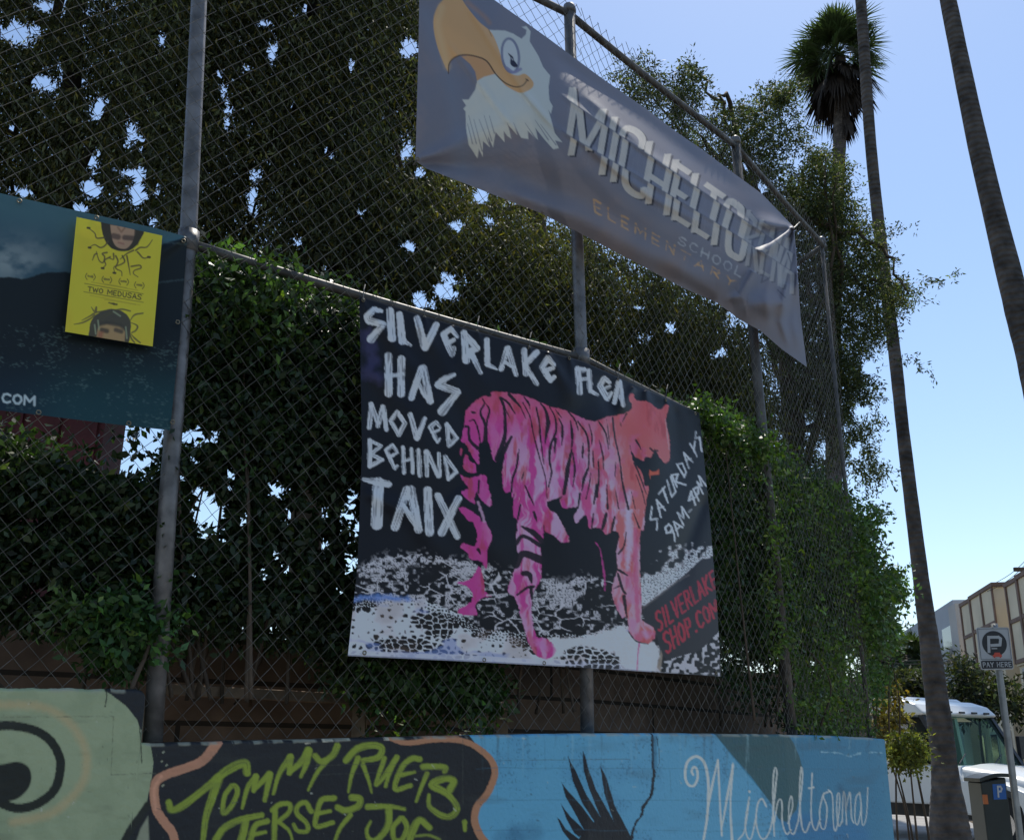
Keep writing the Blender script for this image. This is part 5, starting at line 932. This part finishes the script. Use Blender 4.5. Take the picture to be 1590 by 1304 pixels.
b, P2_ = pxtube(tr2, 38, 12, .05, 3)
r2 = empty('palm_tree', (P2_[-1][0], 38, 0), 'fan palm with a round leafy crown and brown dead skirt', 'palm tree', gpal)
b.build('trunk', M_pb, r2, True)
def fans(c0, fr, rg, pet, rad, nl=24, spread=1.75, droop=.22, wid=.09):
    V = []; Fc = []
    for (az, el, s) in fr:
        d = np.array([math.cos(az)*math.cos(el), math.sin(az)*math.cos(el), math.sin(el)]); side = np.cross(d, (0, 0, 1)); side /= np.linalg.norm(side)+1e-9; upv = np.cross(side, d)
        roll = rg.normal()*.8; side = side*math.cos(roll)+upv*math.sin(roll); h = c0+d*pet*s*rg.uniform(.55, 1.05)+np.array([0, 0, -.06*pet])
        for s2 in (side, upv): n = len(V); V += [c0+s2*.03, h+s2*.016, h-s2*.016, c0-s2*.03]; Fc.append((n, n+1, n+2, n+3))
        for k in range(nl):
            a = spread*(2*k/(nl-1)-1)+rg.normal()*.03; e = d*math.cos(a)+side*math.sin(a); L = rad*s*(1-.18*abs(a)/spread)*rg.uniform(.88, 1.06)
            q = np.cross(e, upv); m_ = h+e*L*.5+np.array([0, 0, -droop*.18*L]); t_ = h+e*L+np.array([0, 0, -droop*L])+rg.normal(size=3)*.03; n = len(V)
            V += [h, m_+q*wid*.5*s, t_, m_-q*wid*.5*s]; Fc.append((n, n+1, n+2, n+3))
    return np.array(V), np.array(Fc), None
rg = np.random.default_rng(5); c0 = at(1300, 84, 38)
def palm_crown(root, c0, sc_, rg, ng=34, nd=46):
    fr = [(rg.uniform(0, 6.283), R(90-8-120*((i+.5)/ng)**.8)+rg.normal()*.1, rg.uniform(.85, 1.1)) for i in range(ng)]
    fr += [(rg.uniform(3.4, 6.0), R(rg.uniform(-15, 45)), rg.uniform(.55, .8)) for i in range(ng//4)]
    V, Fc, Pt = fans(c0, fr, rg, 1.05*sc_, 1.12*sc_); T = np.repeat(np.array([.060, .082, .036])*np.exp(rg.normal(size=(len(Fc), 1))*.25), 4, 0)
    mesh('crown', V, Fc, M_palm, root, False, T); pass
    fd = [(rg.uniform(0, 6.283), R(-38-48*rg.random()), rg.uniform(.8, 1.15)) for i in range(nd)]
    V, Fc, Pt = fans(c0-np.array([0, 0, .25*sc_]), fd, rg, 1.0*sc_, 1.05*sc_, 14, .8, .55, .13); mesh('dead_frond_skirt', V, Fc, M_dead, root)
    fd = [(rg.uniform(0, 6.283), R(-82+7*rg.random()), rg.uniform(.8, 1.1)) for i in range(16)]
    V, Fc, Pt = fans(c0-np.array([0, 0, 1.7*sc_]), fd, rg, .9*sc_, .9*sc_, 8, .3, .3, .16); mesh('hanging_fronds', V, Fc, M_dead, root)
palm_crown(r2, c0, 1.28, rg, 60, 70)

# ---------------------------------------------------------------- PAY HERE sign on its post
M_white = mat_plain('white_sheet', (.42, .42, .42), .45, 0, .08, 8); M_black = mat_plain('black_print', (.018, .018, .022), .45, 0, .1, 8)
M_red2 = mat_plain('red_print', (.55, .07, .04), .45, 0, .1, 8); M_steel = mat_plain('dull_steel', (.30, .30, .29), .5, .5, .2, 10)
YS = 9.6
sg = empty('parking_sign', at(1585, 1320, YS)*[1, 1, 0], 'white and black PAY HERE parking sign on a thin steel post', 'sign')
b = MB(); g0 = at(1594, 1345, YS); P = [np.array([g0[0], YS, 0.0]), at(1584.5, 1304, YS), at(1568, 1170, YS), at(1551.5, 1043, YS), at(1544, 968, YS)]
b.tube(P, .032, 8); b.build('post', M_steel, sg, True)
c_ = [at(x, y, YS-.045) for x, y in ((1515.6, 974), (1566.6, 973.5), (1574.2, 1038.7), (1523.4, 1039.6))]
def sgp(u, v, o=0): return (c_[0]*(1-u)+c_[1]*u)*(1-v)+(c_[3]*(1-u)+c_[2]*u)*v+np.array([0, -o, 0])
def rrect(u0, v0, u1, v1, r=.05, o=0):
    pts = []
    for (cu, cv, a0) in ((u0+r, v0+r, 180), (u1-r, v0+r, 270), (u1-r, v1-r, 0), (u0+r, v1-r, 90)):
        for k in range(5): a = R(a0+k*22.5); pts.append(sgp(cu+r*math.cos(a), cv+r*math.sin(a), o))
    return pts
b = MB(); b.prism(rrect(0, 0, 1, 1), np.array([0, .004, 0])); b.build('panel', M_white, sg)
def flat(name, pts, mat, o=.002): b = MB(); b.prism([p-np.array([0, o, 0]) for p in pts], np.array([0, .0012, 0])); return b.build(name, mat, sg)
bm_ = MB(); bm_.prism([p-np.array([0, .002, 0]) for p in rrect(.025, .785, .975, .975, .04)], np.array([0, .0012, 0]))
bm_.prism([sgp(.5+.375*math.cos(a), .385+.30*math.sin(a), .002) for a in np.linspace(0, 2*math.pi, 33)[:-1]], np.array([0, .0012, 0]))
for e in ((.035, .03, .965, .038), (.035, .03, .045, .76), (.955, .03, .965, .76), (.035, .752, .965, .76)): bm_.prism([sgp(e[0], e[1], .002), sgp(e[2], e[1], .002), sgp(e[2], e[3], .002), sgp(e[0], e[3], .002)], np.array([0, .0012, 0]))
bm_.build('black_print', M_black, sg)
def strk(m_, pts, wd, o=.004):
    for a, b2 in zip(pts[:-1], pts[1:]):
        a, b2 = np.array(a), np.array(b2); d = b2-a; d = d/np.hypot(d[0], d[1]*1.25); n_ = np.array([-d[1]*1.25, d[0]/1.25])*wd/2; a2 = a-d*wd*.35; b3 = b2+d*wd*.35
        m_.prism([sgp(*q, o) for q in (a2+n_, b3+n_, b3-n_, a2-n_)], np.array([0, .0012, 0])); o += .00004
wm = MB(); strk(wm, [(.30, .58), (.34, .235), (.64, .235), (.70, .27), (.66, .42), (.40, .43)], .085); wm.build('logo', M_white, sg); wm = MB(); strk(wm, [(.40, .505), (.55, .505)], .03, .0045); wm.build('logo_bar', M_white, sg)
x = .07
for ch, w_ in zip('PAY HERE', (.095, .105, .1, .06, .1, .1, .1, .1)):
    wm = MB()
    for s_ in GL[ch]: strk(wm, [(x+a*w_*.85, .935-b_*.105) for a, b_ in s_], .022, .0042)
    x += w_+.018
    if ch != ' ': wm.build('letter', M_white, sg)

cr = MB(); cr.prism([sgp(u, v, .0055) for u, v in ((.40, .70), (.40, .655), (.44, .645), (.46, .60), (.62, .60), (.64, .645), (.68, .655), (.68, .70), (.65, .70), (.65, .725), (.61, .725), (.61, .70), (.47, .70), (.47, .725), (.43, .725), (.43, .70))], np.array([0, .0012, 0])); cr.build('car_symbol', M_red2, sg)
for v in (.02, .74): bt = MB(); q = sgp(.5, v, .002); bt.tube([q, q-np.array([0, .006, 0])], .006, 8); bt.build('bolt', M_steel, sg)

# ---------------------------------------------------------------- parking pay station
YK = 11.0; M_kiosk = mat_plain('dark_green_steel', (.022, .028, .028), .38, .2, .15, 6); M_blue = mat_plain('blue_label', (.02, .10, .32), .5, 0, .05, 5)
kp = [at(x, y, YK) for x, y in ((1523, 1209), (1535, 1207), (1548, 1203), (1560, 1201.5), (1571.5, 1304))]
xl, xr = at(1526, 1240, YK)[0], at(1566, 1240, YK)[0]; zt_ = kp[0][2]; zr = kp[3][2]
ks = empty('pay_station', ((xl+xr)/2, YK+.15, 0), 'dark parking pay station with a blue P label beside the sign post', 'pay station')
b = MB(); b.prism([(xl, YK, .02), (xr, YK, .02), (xr, YK, zr-.03), (xl, YK, zt_-.03)], np.array([0, .32, 0])); b.build('body', M_kiosk, ks, False, .012)
b = MB(); n_ = 8; top = [(xl-.02+(xr-xl+.04)*k/n_, YK-.03, zt_-.028+(zr-zt_)*(k/n_)+.02*math.sin(math.pi*k/n_)) for k in range(n_+1)]
b.prism(top+[(p[0], p[1], p[2]+.035) for p in top[::-1]], np.array([0, .38, 0])); b.build('cap', M_kiosk, ks)
pc = [at(x, y, YK-.004) for x, y in ((1541, 1217), (1561, 1216), (1563, 1240), (1543, 1241))]
b = MB(); b.prism(pc, np.array([0, .003, 0])); b.build('label', M_blue, ks)
def kq(u, v): return (pc[0]*(1-u)+pc[1]*u)*(1-v)+(pc[3]*(1-u)+pc[2]*u)*v
b = MB(); of_ = .003
for pts in ([(.38, .85), (.38, .15)], [(.36, .17), (.6, .17), (.68, .32), (.6, .48), (.36, .5)]):
    for a, c2 in zip(pts[:-1], pts[1:]):
        a, c2 = np.array(a), np.array(c2); d = (c2-a)/np.hypot(*(c2-a)); nn = np.array([-d[1], d[0]])*.065
        of_ += .0004; b.prism([kq(*q)-np.array([0, of_, 0]) for q in (a-d*.03+nn, c2+d*.05+nn, c2+d*.05-nn, a-d*.03-nn)], np.array([0, .002, 0]))
b.build('letter', M_white, ks)
b = MB(); b.box((xl+.02, YK-.01, 1.18), (.045, .02, .09)); b.build('orange_panel', mat_plain('orange_label', (.45, .12, .03), .5, 0, .1, 5), ks)
b = MB(); b.box(((xl+xr)/2, YK+.16, .03), (xr-xl+.08, .42, .06)); b.build('base', M_conc, ks)

# ---------------------------------------------------------------- white work truck
M_tw = mat_plain('white_truck_paint', (.66, .66, .63), .28, 0, .05, 2, 0, 1, .5); M_tb = mat_plain('black_plastic', (.02, .02, .022), .5, 0, .2, 8)
M_gl, n_, b_ = newmat('windscreen_glass'); tr = n_.nodes.new('ShaderNodeBsdfTransparent'); tr.inputs[0].default_value = (.62, .82, .72, 1); mx = n_.nodes.new('ShaderNodeMixShader'); mx.inputs[0].default_value = .88
b_.inputs['Base Color'].default_value = (.01, .015, .015, 1); b_.inputs['Roughness'].default_value = .04; n_.links.new(b_.outputs[0], mx.inputs[1]); n_.links.new(tr.outputs[0], mx.inputs[2]); n_.links.new(mx.outputs[0], n_.nodes['Material Output'].inputs['Surface']); M_chr = mat_plain('chrome', (.55, .55, .56), .15, 1, .1, 5)
M_tyre = mat_plain('tyre_rubber', (.02, .02, .02), .85, 0, .2, 10); M_org = mat_plain('amber_lamp', (.60, .14, .02), .3, 0, .1, 5); M_lamp = mat_plain('lamp_glass', (.30, .32, .33), .12, .3, .1, 5)
TA = R(34); fw_ = np.array([math.sin(TA), -math.cos(TA), 0]); sd_ = np.array([math.cos(TA), math.sin(TA), 0]); zz = np.array([0, 0, 1.0])
T0 = at(1479, 1172, 19.4); T0 = np.array([T0[0], T0[1], 0]); WT = 2.2
def tl(x, y, z): return T0+fw_*x+sd_*y+zz*z
tk = empty('work_truck', tl(-2, WT/2, 0), 'white bonneted work truck with a flat bed parked behind the palm trunk', 'truck')
def side_prism(name, prof, y0, y1, mat, bev=0, sm=False): b = MB(); b.prism([tl(x, y0, z) for x, z in prof], sd_*(y1-y0)); return b.build(name, mat, tk, sm, bev)
side_prism('cab', [(-1.75, .75), (-1.75, 1.42), (.02, 1.42), (.16, 1.2), (.16, .75)], -.06, WT+.06, M_tw, .03)
b = MB()
for y0, y1, z0, z1 in ((0, .16, 1.425, 2.32), (1.28, WT, 1.425, 2.32), (.165, 1.275, 1.425, 1.66), (.165, 1.275, 2.18, 2.32)): b.prism([tl(-1.78, y0, z0), tl(-1.78, y1, z0), tl(-1.78, y1, z1), tl(-1.78, y0, z1)], fw_*.08)
b.build('cab_back', M_tb, tk)
for y0 in (.3, 1.35): side_prism('seat_back', [(-1.45, 1.425), (-1.5, 1.85), (-1.38, 1.87), (-1.2, 1.425)], y0, y0+.5, M_tb, .03)
for y0 in (-.04, WT-.06): side_prism('pillar', [(.02, 1.425), (-.08, 1.425), (-.60, 2.3), (-.50, 2.3)], y0, y0+.10, M_tb); side_prism('side_panel', [(-1.69, 1.425), (-1.69, 2.3), (-1.3, 2.3), (-1.2, 1.425)], y0, y0+.10, M_tw)
b = MB(); rr = []
prof = [(-1.8, 2.32), (-1.8, 2.50), (-1.45, 2.60), (-.95, 2.60), (-.62, 2.50), (-.44, 2.34), (-.50, 2.30)]
b.prism([tl(x, -.08, z) for x, z in prof], sd_*(WT+.16)); b.build('roof', M_tw, tk, False, .05)
b = MB(); b.prism([tl(-1.0, .12, 2.605), tl(-1.7, .12, 2.605), tl(-1.7, .12, 2.68), tl(-1.1, .12, 2.66)], sd_*(WT-.3)); b.build('roof_fairing', M_tw, tk, False, .02)
b = MB(); b.prism([tl(.0, .06, 1.43), tl(.0, WT-.06, 1.43), tl(-.51, WT-.06, 2.29), tl(-.51, .06, 2.29)], -fw_*.012+zz*-.004); b.build('windscreen', M_gl, tk)
for k in range(5): b = MB(); b.box(tl(-.43, .3+k*.4, 2.37), (.03, .16, .035), (fw_, sd_, zz)); b.build('marker_lamp', M_tb, tk)
for q in ([tl(.05, .1, 1.45), tl(-.1, .55, 1.62)], [tl(.05, 1.2, 1.45), tl(-.1, 1.7, 1.62)]): b = MB(); b.tube(q, .012, 5); b.build('wiper', M_tb, tk)
# bonnet lofted from cross sections
secs = []
for (x, hw, ztp, zs) in ((0.06, 1.02, 1.43, 1.30), (.5, .98, 1.37, 1.22), (1.0, .90, 1.28, 1.10), (1.35, .82, 1.18, 1.0), (1.5, .76, 1.06, .95)):
    secs.append([tl(x, WT/2+hw*f, z) for f, z in ((-1, .9), (-1, zs), (-.93, zs+(ztp-zs)*.6), (-.72, ztp-.02), (-.35, ztp+.02), (0, ztp+.035), (.35, ztp+.02), (.72, ztp-.02), (.93, zs+(ztp-zs)*.6), (1, zs), (1, .9))])
gr = np.array(secs); gridmesh('bonnet', gr, np.ones((gr.shape[0]*gr.shape[1], 3))*.66, M_tw, tk)
side_prism('grille', [(1.44, .55), (1.52, .55), (1.52, 1.02), (1.46, 1.06)], WT/2-.6, WT/2+.6, M_chr, .01)
side_prism('grille_slot', [(1.525, .60), (1.535, .60), (1.535, .98), (1.525, .98)], WT/2-.52, WT/2+.52, M_tb)
for s_ in (-1, 1):
    yc = WT/2+s_*.92; a0, a1 = sorted((yc-.24, yc+.24))
    side_prism('fender', [(.02, .62), (.02, 1.12), (.35, 1.22), (.9, 1.16), (1.38, .98), (1.46, .66), (1.25, .55), (1.2, .78), (.95, 1.0), (.6, 1.0), (.32, .78), (.28, .6)], a0, a1, M_tw, .03)
    side_prism('headlight', [(1.36, .72), (1.475, .72), (1.43, .93), (1.36, .95)], yc-.2, yc+.2, M_lamp, .01); side_prism('indicator', [(1.40, .63), (1.485, .63), (1.48, .70), (1.40, .70)], yc-.02, yc+.16, M_org)
    b = MB(); c2 = tl(.76, yc, .48); b.tube([c2-sd_*.14, c2-sd_*.12, c2+sd_*.12, c2+sd_*.14], [.40, .46, .46, .40], 24); w_o = b.build('wheel', M_tyre, tk, False, 0)
    b = MB(); b.tube([c2-sd_*.146, c2+sd_*.146], .24, 18); b.build('rim', M_chr, w_o)
    b = MB(); m0 = tl(-.15, WT/2+s_*1.22, 1.45); b.tube([m0-sd_*s_*.12, m0+sd_*s_*.12, m0+sd_*s_*.12+zz*.5], .02, 6); b.box(m0+sd_*s_*.16+zz*.3, (.08, .2, .42), (fw_, sd_, zz)); b.build('mirror', M_tb, tk, False, .01)
side_prism('air_slot', [(.30, 1.20), (.42, 1.22), (1.12, 1.00), (1.08, .90)], WT/2-1.175, WT/2-1.165, M_tb)
side_prism('bumper', [(1.46, .36), (1.66, .36), (1.66, .60), (1.46, .60)], -.02, WT+.02, M_chr, .02)
b = MB(); b.tube([tl(1.62, WT/2+.2, .5), tl(1.66, WT/2+.75, .98)], .03, 6); b.build('tow_bar', M_chr, tk)
b = MB(); b.tube(smooth([tl(-1.95, -.05, 1.3), tl(-1.95, -.05, 2.35), tl(-1.97, -.10, 2.66), tl(-2.05, -.22, 2.8), tl(-2.16, -.34, 2.82)], 5), .055, 10); b.build('exhaust_stack', M_chr, tk, True)
side_prism('flat_bed', [(-2.1, .95), (-2.1, 1.16), (-7.0, 1.16), (-7.0, .95)], -.1, WT+.1, M_tw, .01); side_prism('bulkhead', [(-2.1, 1.165), (-2.1, 1.95), (-2.2, 1.95), (-2.2, 1.165)], -.05, WT+.05, M_tw, .01)
side_prism('chassis', [(1.3, .5), (1.3, .72), (-6.8, .72), (-6.8, .5)], .6, WT-.6, M_tb)
for x in (-4.4, -5.5):
    for yc in (.25, WT-.25):
        b = MB(); c2 = tl(x, yc, .48); b.tube([c2-sd_*.25, c2-sd_*.22, c2+sd_*.22, c2+sd_*.25], [.40, .46, .46, .40], 24); w_o = b.build('wheel', M_tyre, tk)
        b = MB(); b.tube([c2-sd_*.256, c2+sd_*.256], .22, 18); b.build('rim', M_chr, w_o)

# ---------------------------------------------------------------- apartment buildings down the street
M_beige = mat_plain('beige_stucco', (.72, .62, .45), .9, 0, .12, .6, .2, 20); M_ochre = mat_plain('ochre_stucco', (.62, .42, .20), .9, 0, .12, .6, .2, 20); M_brown = mat_plain('brown_trim', (.19, .12, .09), .8, 0, .2, 2)
M_grey = mat_plain('grey_stucco', (.40, .42, .45), .85, 0, .1, .5); M_pale = mat_plain('pale_stucco', (.52, .48, .44), .85, 0, .1, .5); M_win = mat_plain('window_glass', (.03, .035, .045), .12, 0, .3, 1); M_tile = mat_plain('roof_tile', (.22, .10, .07), .85, 0, .3, 3)
Q0 = at(1590, 1160, 42.0); fd = np.array([.19, .982, 0]); fd /= np.linalg.norm(fd); fn = np.array([-fd[1], fd[0], 0])
def fs(px, py, pr=0.0):                                   # distance along the facade line and height, proud by pr metres
    d = ray(px, py); t = ((Q0+fn*pr-CAM)@fn)/(d@fn); P = CAM+d*t; return (P-Q0)@fd, P[2]
def fp(s, z, pr=0.0): return Q0*[1, 1, 0]+fd*s+fn*pr+np.array([0, 0, z])
def block(name, s0, s1, z0, z1, pr, mat, root, back=9.0):
    b = MB(); b.prism([fp(s0, z0, pr), fp(s1, z0, pr), fp(s1, z1, pr), fp(s0, z1, pr)], -fn*(pr+back)); return b.build(name, mat, root)
def strip(b, s0, s1, z0, z1, pr, th=.06): b.prism([fp(s0, z0, pr+th), fp(s1, z0, pr+th), fp(s1, z1, pr+th), fp(s0, z1, pr+th)], -fn*th)
ht = empty('apartment_building', fp(0, 0), 'beige apartment building with brown half-timbered bays beyond the parking sign', 'building')
bays = [(1492, 942, 1506, 935, .55), (1506, 928, 1541, 915, .95), (1541, 921, 1562, 915, .1), (1562, 911, 1579, 903, .8), (1579, 895, 1660, 860, 1.3)]
for i, (xa, ya, xb, yb, pr) in enumerate(bays):
    sa, za = fs(xa, ya, pr); sb_, zb = fs(xb, yb, pr); zt_ = (za+zb)/2; m_ = M_ochre if i == 2 else M_beige
    block('bay', sb_, sa, zt_*.62, zt_, pr, m_, ht); block('wall', sb_, sa, 0, zt_*.62-.002, pr-.08, m_, ht)
    block('roof', sb_-.15, sa+.15, zt_+.003, zt_+.16, pr+.06, M_brown, ht)
    n_ = 3 if i in (1, 4) else 2; tb_ = MB()
    for k in range(n_): s_ = sb_+(sa-sb_)*k/(n_-1); strip(tb_, s_-.07, s_+.07, zt_*.63, zt_-.01, pr)
    for f in (.63, .82): strip(tb_, sb_+.11, sa-.11, zt_*f, zt_*f+.14, pr, .05)
    tb_.build('timber_trim', M_brown, ht)
    for z_ in (.40, .12):
        for k in range(2 if i in (1, 4) else 1):
            s_ = sb_+(sa-sb_)*((k+.5)/(2 if i in (1, 4) else 1)); wd = (sa-sb_)*.26
            fb = MB(); strip(fb, s_-wd*.62, s_+wd*.62, zt_*z_-.1, zt_*z_+1.55, pr-.08, .05); f_o = fb.build('window', M_pale, ht); gb = MB(); strip(gb, s_-wd*.5, s_+wd*.5, zt_*z_, zt_*z_+1.45, pr-.03, .02); gb.build('pane', M_win, f_o)
gm = empty('modern_building', fp(20, 0), 'pale grey modern building with a dark recessed balcony, left of the half-timbered block', 'building')
sa, za = fs(1438, 975); sb_, zb = fs(1481, 951); sc_, zc = fs(1492, 945)
block('wall', sb_, sa+14, 0, (za+zb)/2+.6, 0, M_grey, gm, 12); block('wall', sc_+.02, sb_-.01, 0, zb+.25, .25, M_pale, gm, 12)
s1_, z1_ = fs(1481, 968); s0_, _ = fs(1463, 974); _, z0_ = fs(1483, 1006)
b = MB(); strip(b, s1_+.2, s0_, z0_, z1_, 0, .04); b.build('window', M_win, gm); b = MB(); strip(b, s1_+.1, s0_+.4, z0_-.55, z0_-.02, 0, .35); b.build('balcony', M_white, gm)
b = MB(); s2_, z2_ = fs(1480, 1062); s3_, z3_ = fs(1472, 1090); strip(b, s2_, s3_+3, z3_-.3, z2_, 0, .05); b.build('window', M_win, gm)
for k in range(3): b = MB(); strip(b, sb_+2+k*4.2, sb_+4.2+k*4.2, 1.0, 3.0, 0, .06); b.build('window', M_win, gm)
# cream house low behind the small trees
hs = empty('house', at(1425, 1160, 30)*[1, 1, 0], 'low cream house half hidden behind the street shrubs', 'house')
ha, hb = at(1405, 1120, 30), at(1455, 1120, 30); b = MB(); b.box(((ha[0]+hb[0])/2, 32, ha[2]/2), (hb[0]-ha[0]+1.2, 4, ha[2])); b.build('wall', M_pale, hs)
b = MB(); b.prism([(ha[0]-.9, 29.8, ha[2]+.003), (ha[0]-.9, 34.3, ha[2]+.003), (ha[0]-.9, 32, ha[2]+.5)], np.array([hb[0]-ha[0]+1.8, 0, 0])); b.build('roof', M_tile, hs)

# ---------------------------------------------------------------- far trees, shrubs, wires
def simple_tree(name, label, cat, poly, Y, n, seed, base, group=None, trunk_px=None, th_=1.2, leaf=(.10, .2), stems=1, sr=.06, **k):
    rg = np.random.default_rng(seed); q = np.asarray(poly, float); cxp = q[:, 0].mean() if trunk_px is None else trunk_px; g = at(cxp, 1160, Y); root = empty(name, (g[0], Y, 0), label, cat, group)
    c, d, L, W, T = sprays(poly, Y-th_, Y+th_, n, rg, leaf=leaf, base=base, gaps=[], Ls=leaf[1]*2.5, **k); leafmesh('crown', c, d, L, W, T, M_leaf, root, rg, .05)
    for i in range(stems):
        b = MB(); tpz = c[rg.integers(len(c))]; x0 = g[0]+(i-(stems-1)/2)*sr*4; b.tube(smooth([(x0, Y, 0), (x0+rg.normal()*.06, Y, tpz[2]*.5), tuple(tpz)], 5), np.linspace(sr, sr*.4, 11), 7); b.build('trunk', M_bark, root, True)
    return root
simple_tree('cypress_tree', 'narrow dark cypress, taller of the two left of the palm trunk', 'tree', [(1362, 1062), (1364, 1020), (1371, 1000), (1376, 1012), (1382, 1062)], 60, 420, 41, (.03, .045, .025), 'slim cypresses in the distance', thr=.2, nf=.4, leaf=(.25, .5))
simple_tree('cypress_tree', 'narrow dark cypress, shorter of the two, nearer the palm trunk', 'tree', [(1384, 1062), (1385, 1022), (1390, 1012), (1395, 1030), (1398, 1062)], 62, 300, 42, (.03, .045, .025), 'slim cypresses in the distance', thr=.2, nf=.4, leaf=(.25, .5))
simple_tree('broadleaf_tree', 'dark broad tree beyond the end of the mural wall', 'tree', [(1350, 1120), (1352, 1060), (1380, 1045), (1410, 1040), (1440, 1050), (1446, 1120)], 48, 1500, 43, (.04, .05, .028), None, thr=.3, nf=.5, leaf=(.2, .4), th_=2.5, warm=.25)
pr_ = empty('palm_tree', (at(1408, 1160, 52)[0], 52, 0), 'small bushy palm beyond the dark tree', 'palm tree'); c0 = at(1409, 1016, 52)
MB().tube([(c0[0], 52, 0), c0], .2, 8).build('trunk', M_pb, pr_, True); palm_crown(pr_, c0, .75, np.random.default_rng(9), 26, 8)
simple_tree('street_tree', 'slim street tree with yellow green leaves beside the wall end', 'tree', [(1380, 1152), (1392, 1140), (1410, 1134), (1426, 1140), (1436, 1160), (1434, 1180), (1416, 1188), (1396, 1184), (1384, 1172)], 10.4, 330, 44, (.13, .145, .04), None, 1414, .25, (.03, .055), 4, .016, thr=.25, nf=3, wr=.5, droop=.6)
simple_tree('ornamental_shrub', 'tall shrub with orange green leaves against the wall end', 'shrub', [(1352, 1130), (1356, 1080), (1375, 1050), (1394, 1058), (1400, 1100), (1384, 1135), (1362, 1140)], 11.2, 150, 45, (.15, .12, .04), None, 1378, .3, (.04, .07), 3, .014, thr=.36, nf=3, wr=.5)
simple_tree('broadleaf_tree', 'dark leafy tree in front of the half-timbered building', 'tree', [(1486, 1092), (1482, 1030), (1494, 1010), (1508, 1022), (1526, 1040), (1552, 1046), (1575, 1054), (1584, 1092)], 36, 340, 46, (.035, .045, .03), None, thr=.34, nf=.6, leaf=(.15, .32), th_=1.5)
M_cable = mat_plain('black_cable', (.03, .03, .03), .7)
for (xa, ya, xb, yb, Y0, Y1, lb_) in ((1353, 1018, 1470, 1017, 30, 30, 0), (1353, 1022, 1470, 1023, 30, 30, 0), (1533, 918, 1600, 868, 40, 38, 1), (1545, 905, 1610, 850, 42, 38, 1)):
    wr_ = MB(); a_, b_ = at(xa, ya, Y0), at(xb, yb, Y1); wr_.tube([a_+(b_-a_)*k/8-np.array([0, 0, .15*math.sin(math.pi*k/8)]) for k in range(9)], .012, 5)
    tag(wr_.build('overhead_cable', M_cable), ('thin level overhead cable passing behind the palm trunk, one of two', 'thin sloping cable above the roof of the half-timbered building, one of two')[lb_], 'cable', ('level cables behind the palm trunk', 'sloping cables over the apartment roof')[lb_])
lp = empty('utility_pole', (at(1600, 1160, 37)[0], 37, 0), 'wooden utility pole with a crossarm at the right edge of the frame', 'pole')
tp_ = at(1596, 884, 37); b = MB(); b.tube([(tp_[0]+.2, 37, 0), (tp_[0]+.1, 37, tp_[2]+.3)], [.16, .11], 10); b.build('post', M_bark, lp, True); b = MB(); b.box(tp_, (1.0, .12, .14)); b.build('crossarm', M_bark, lp)
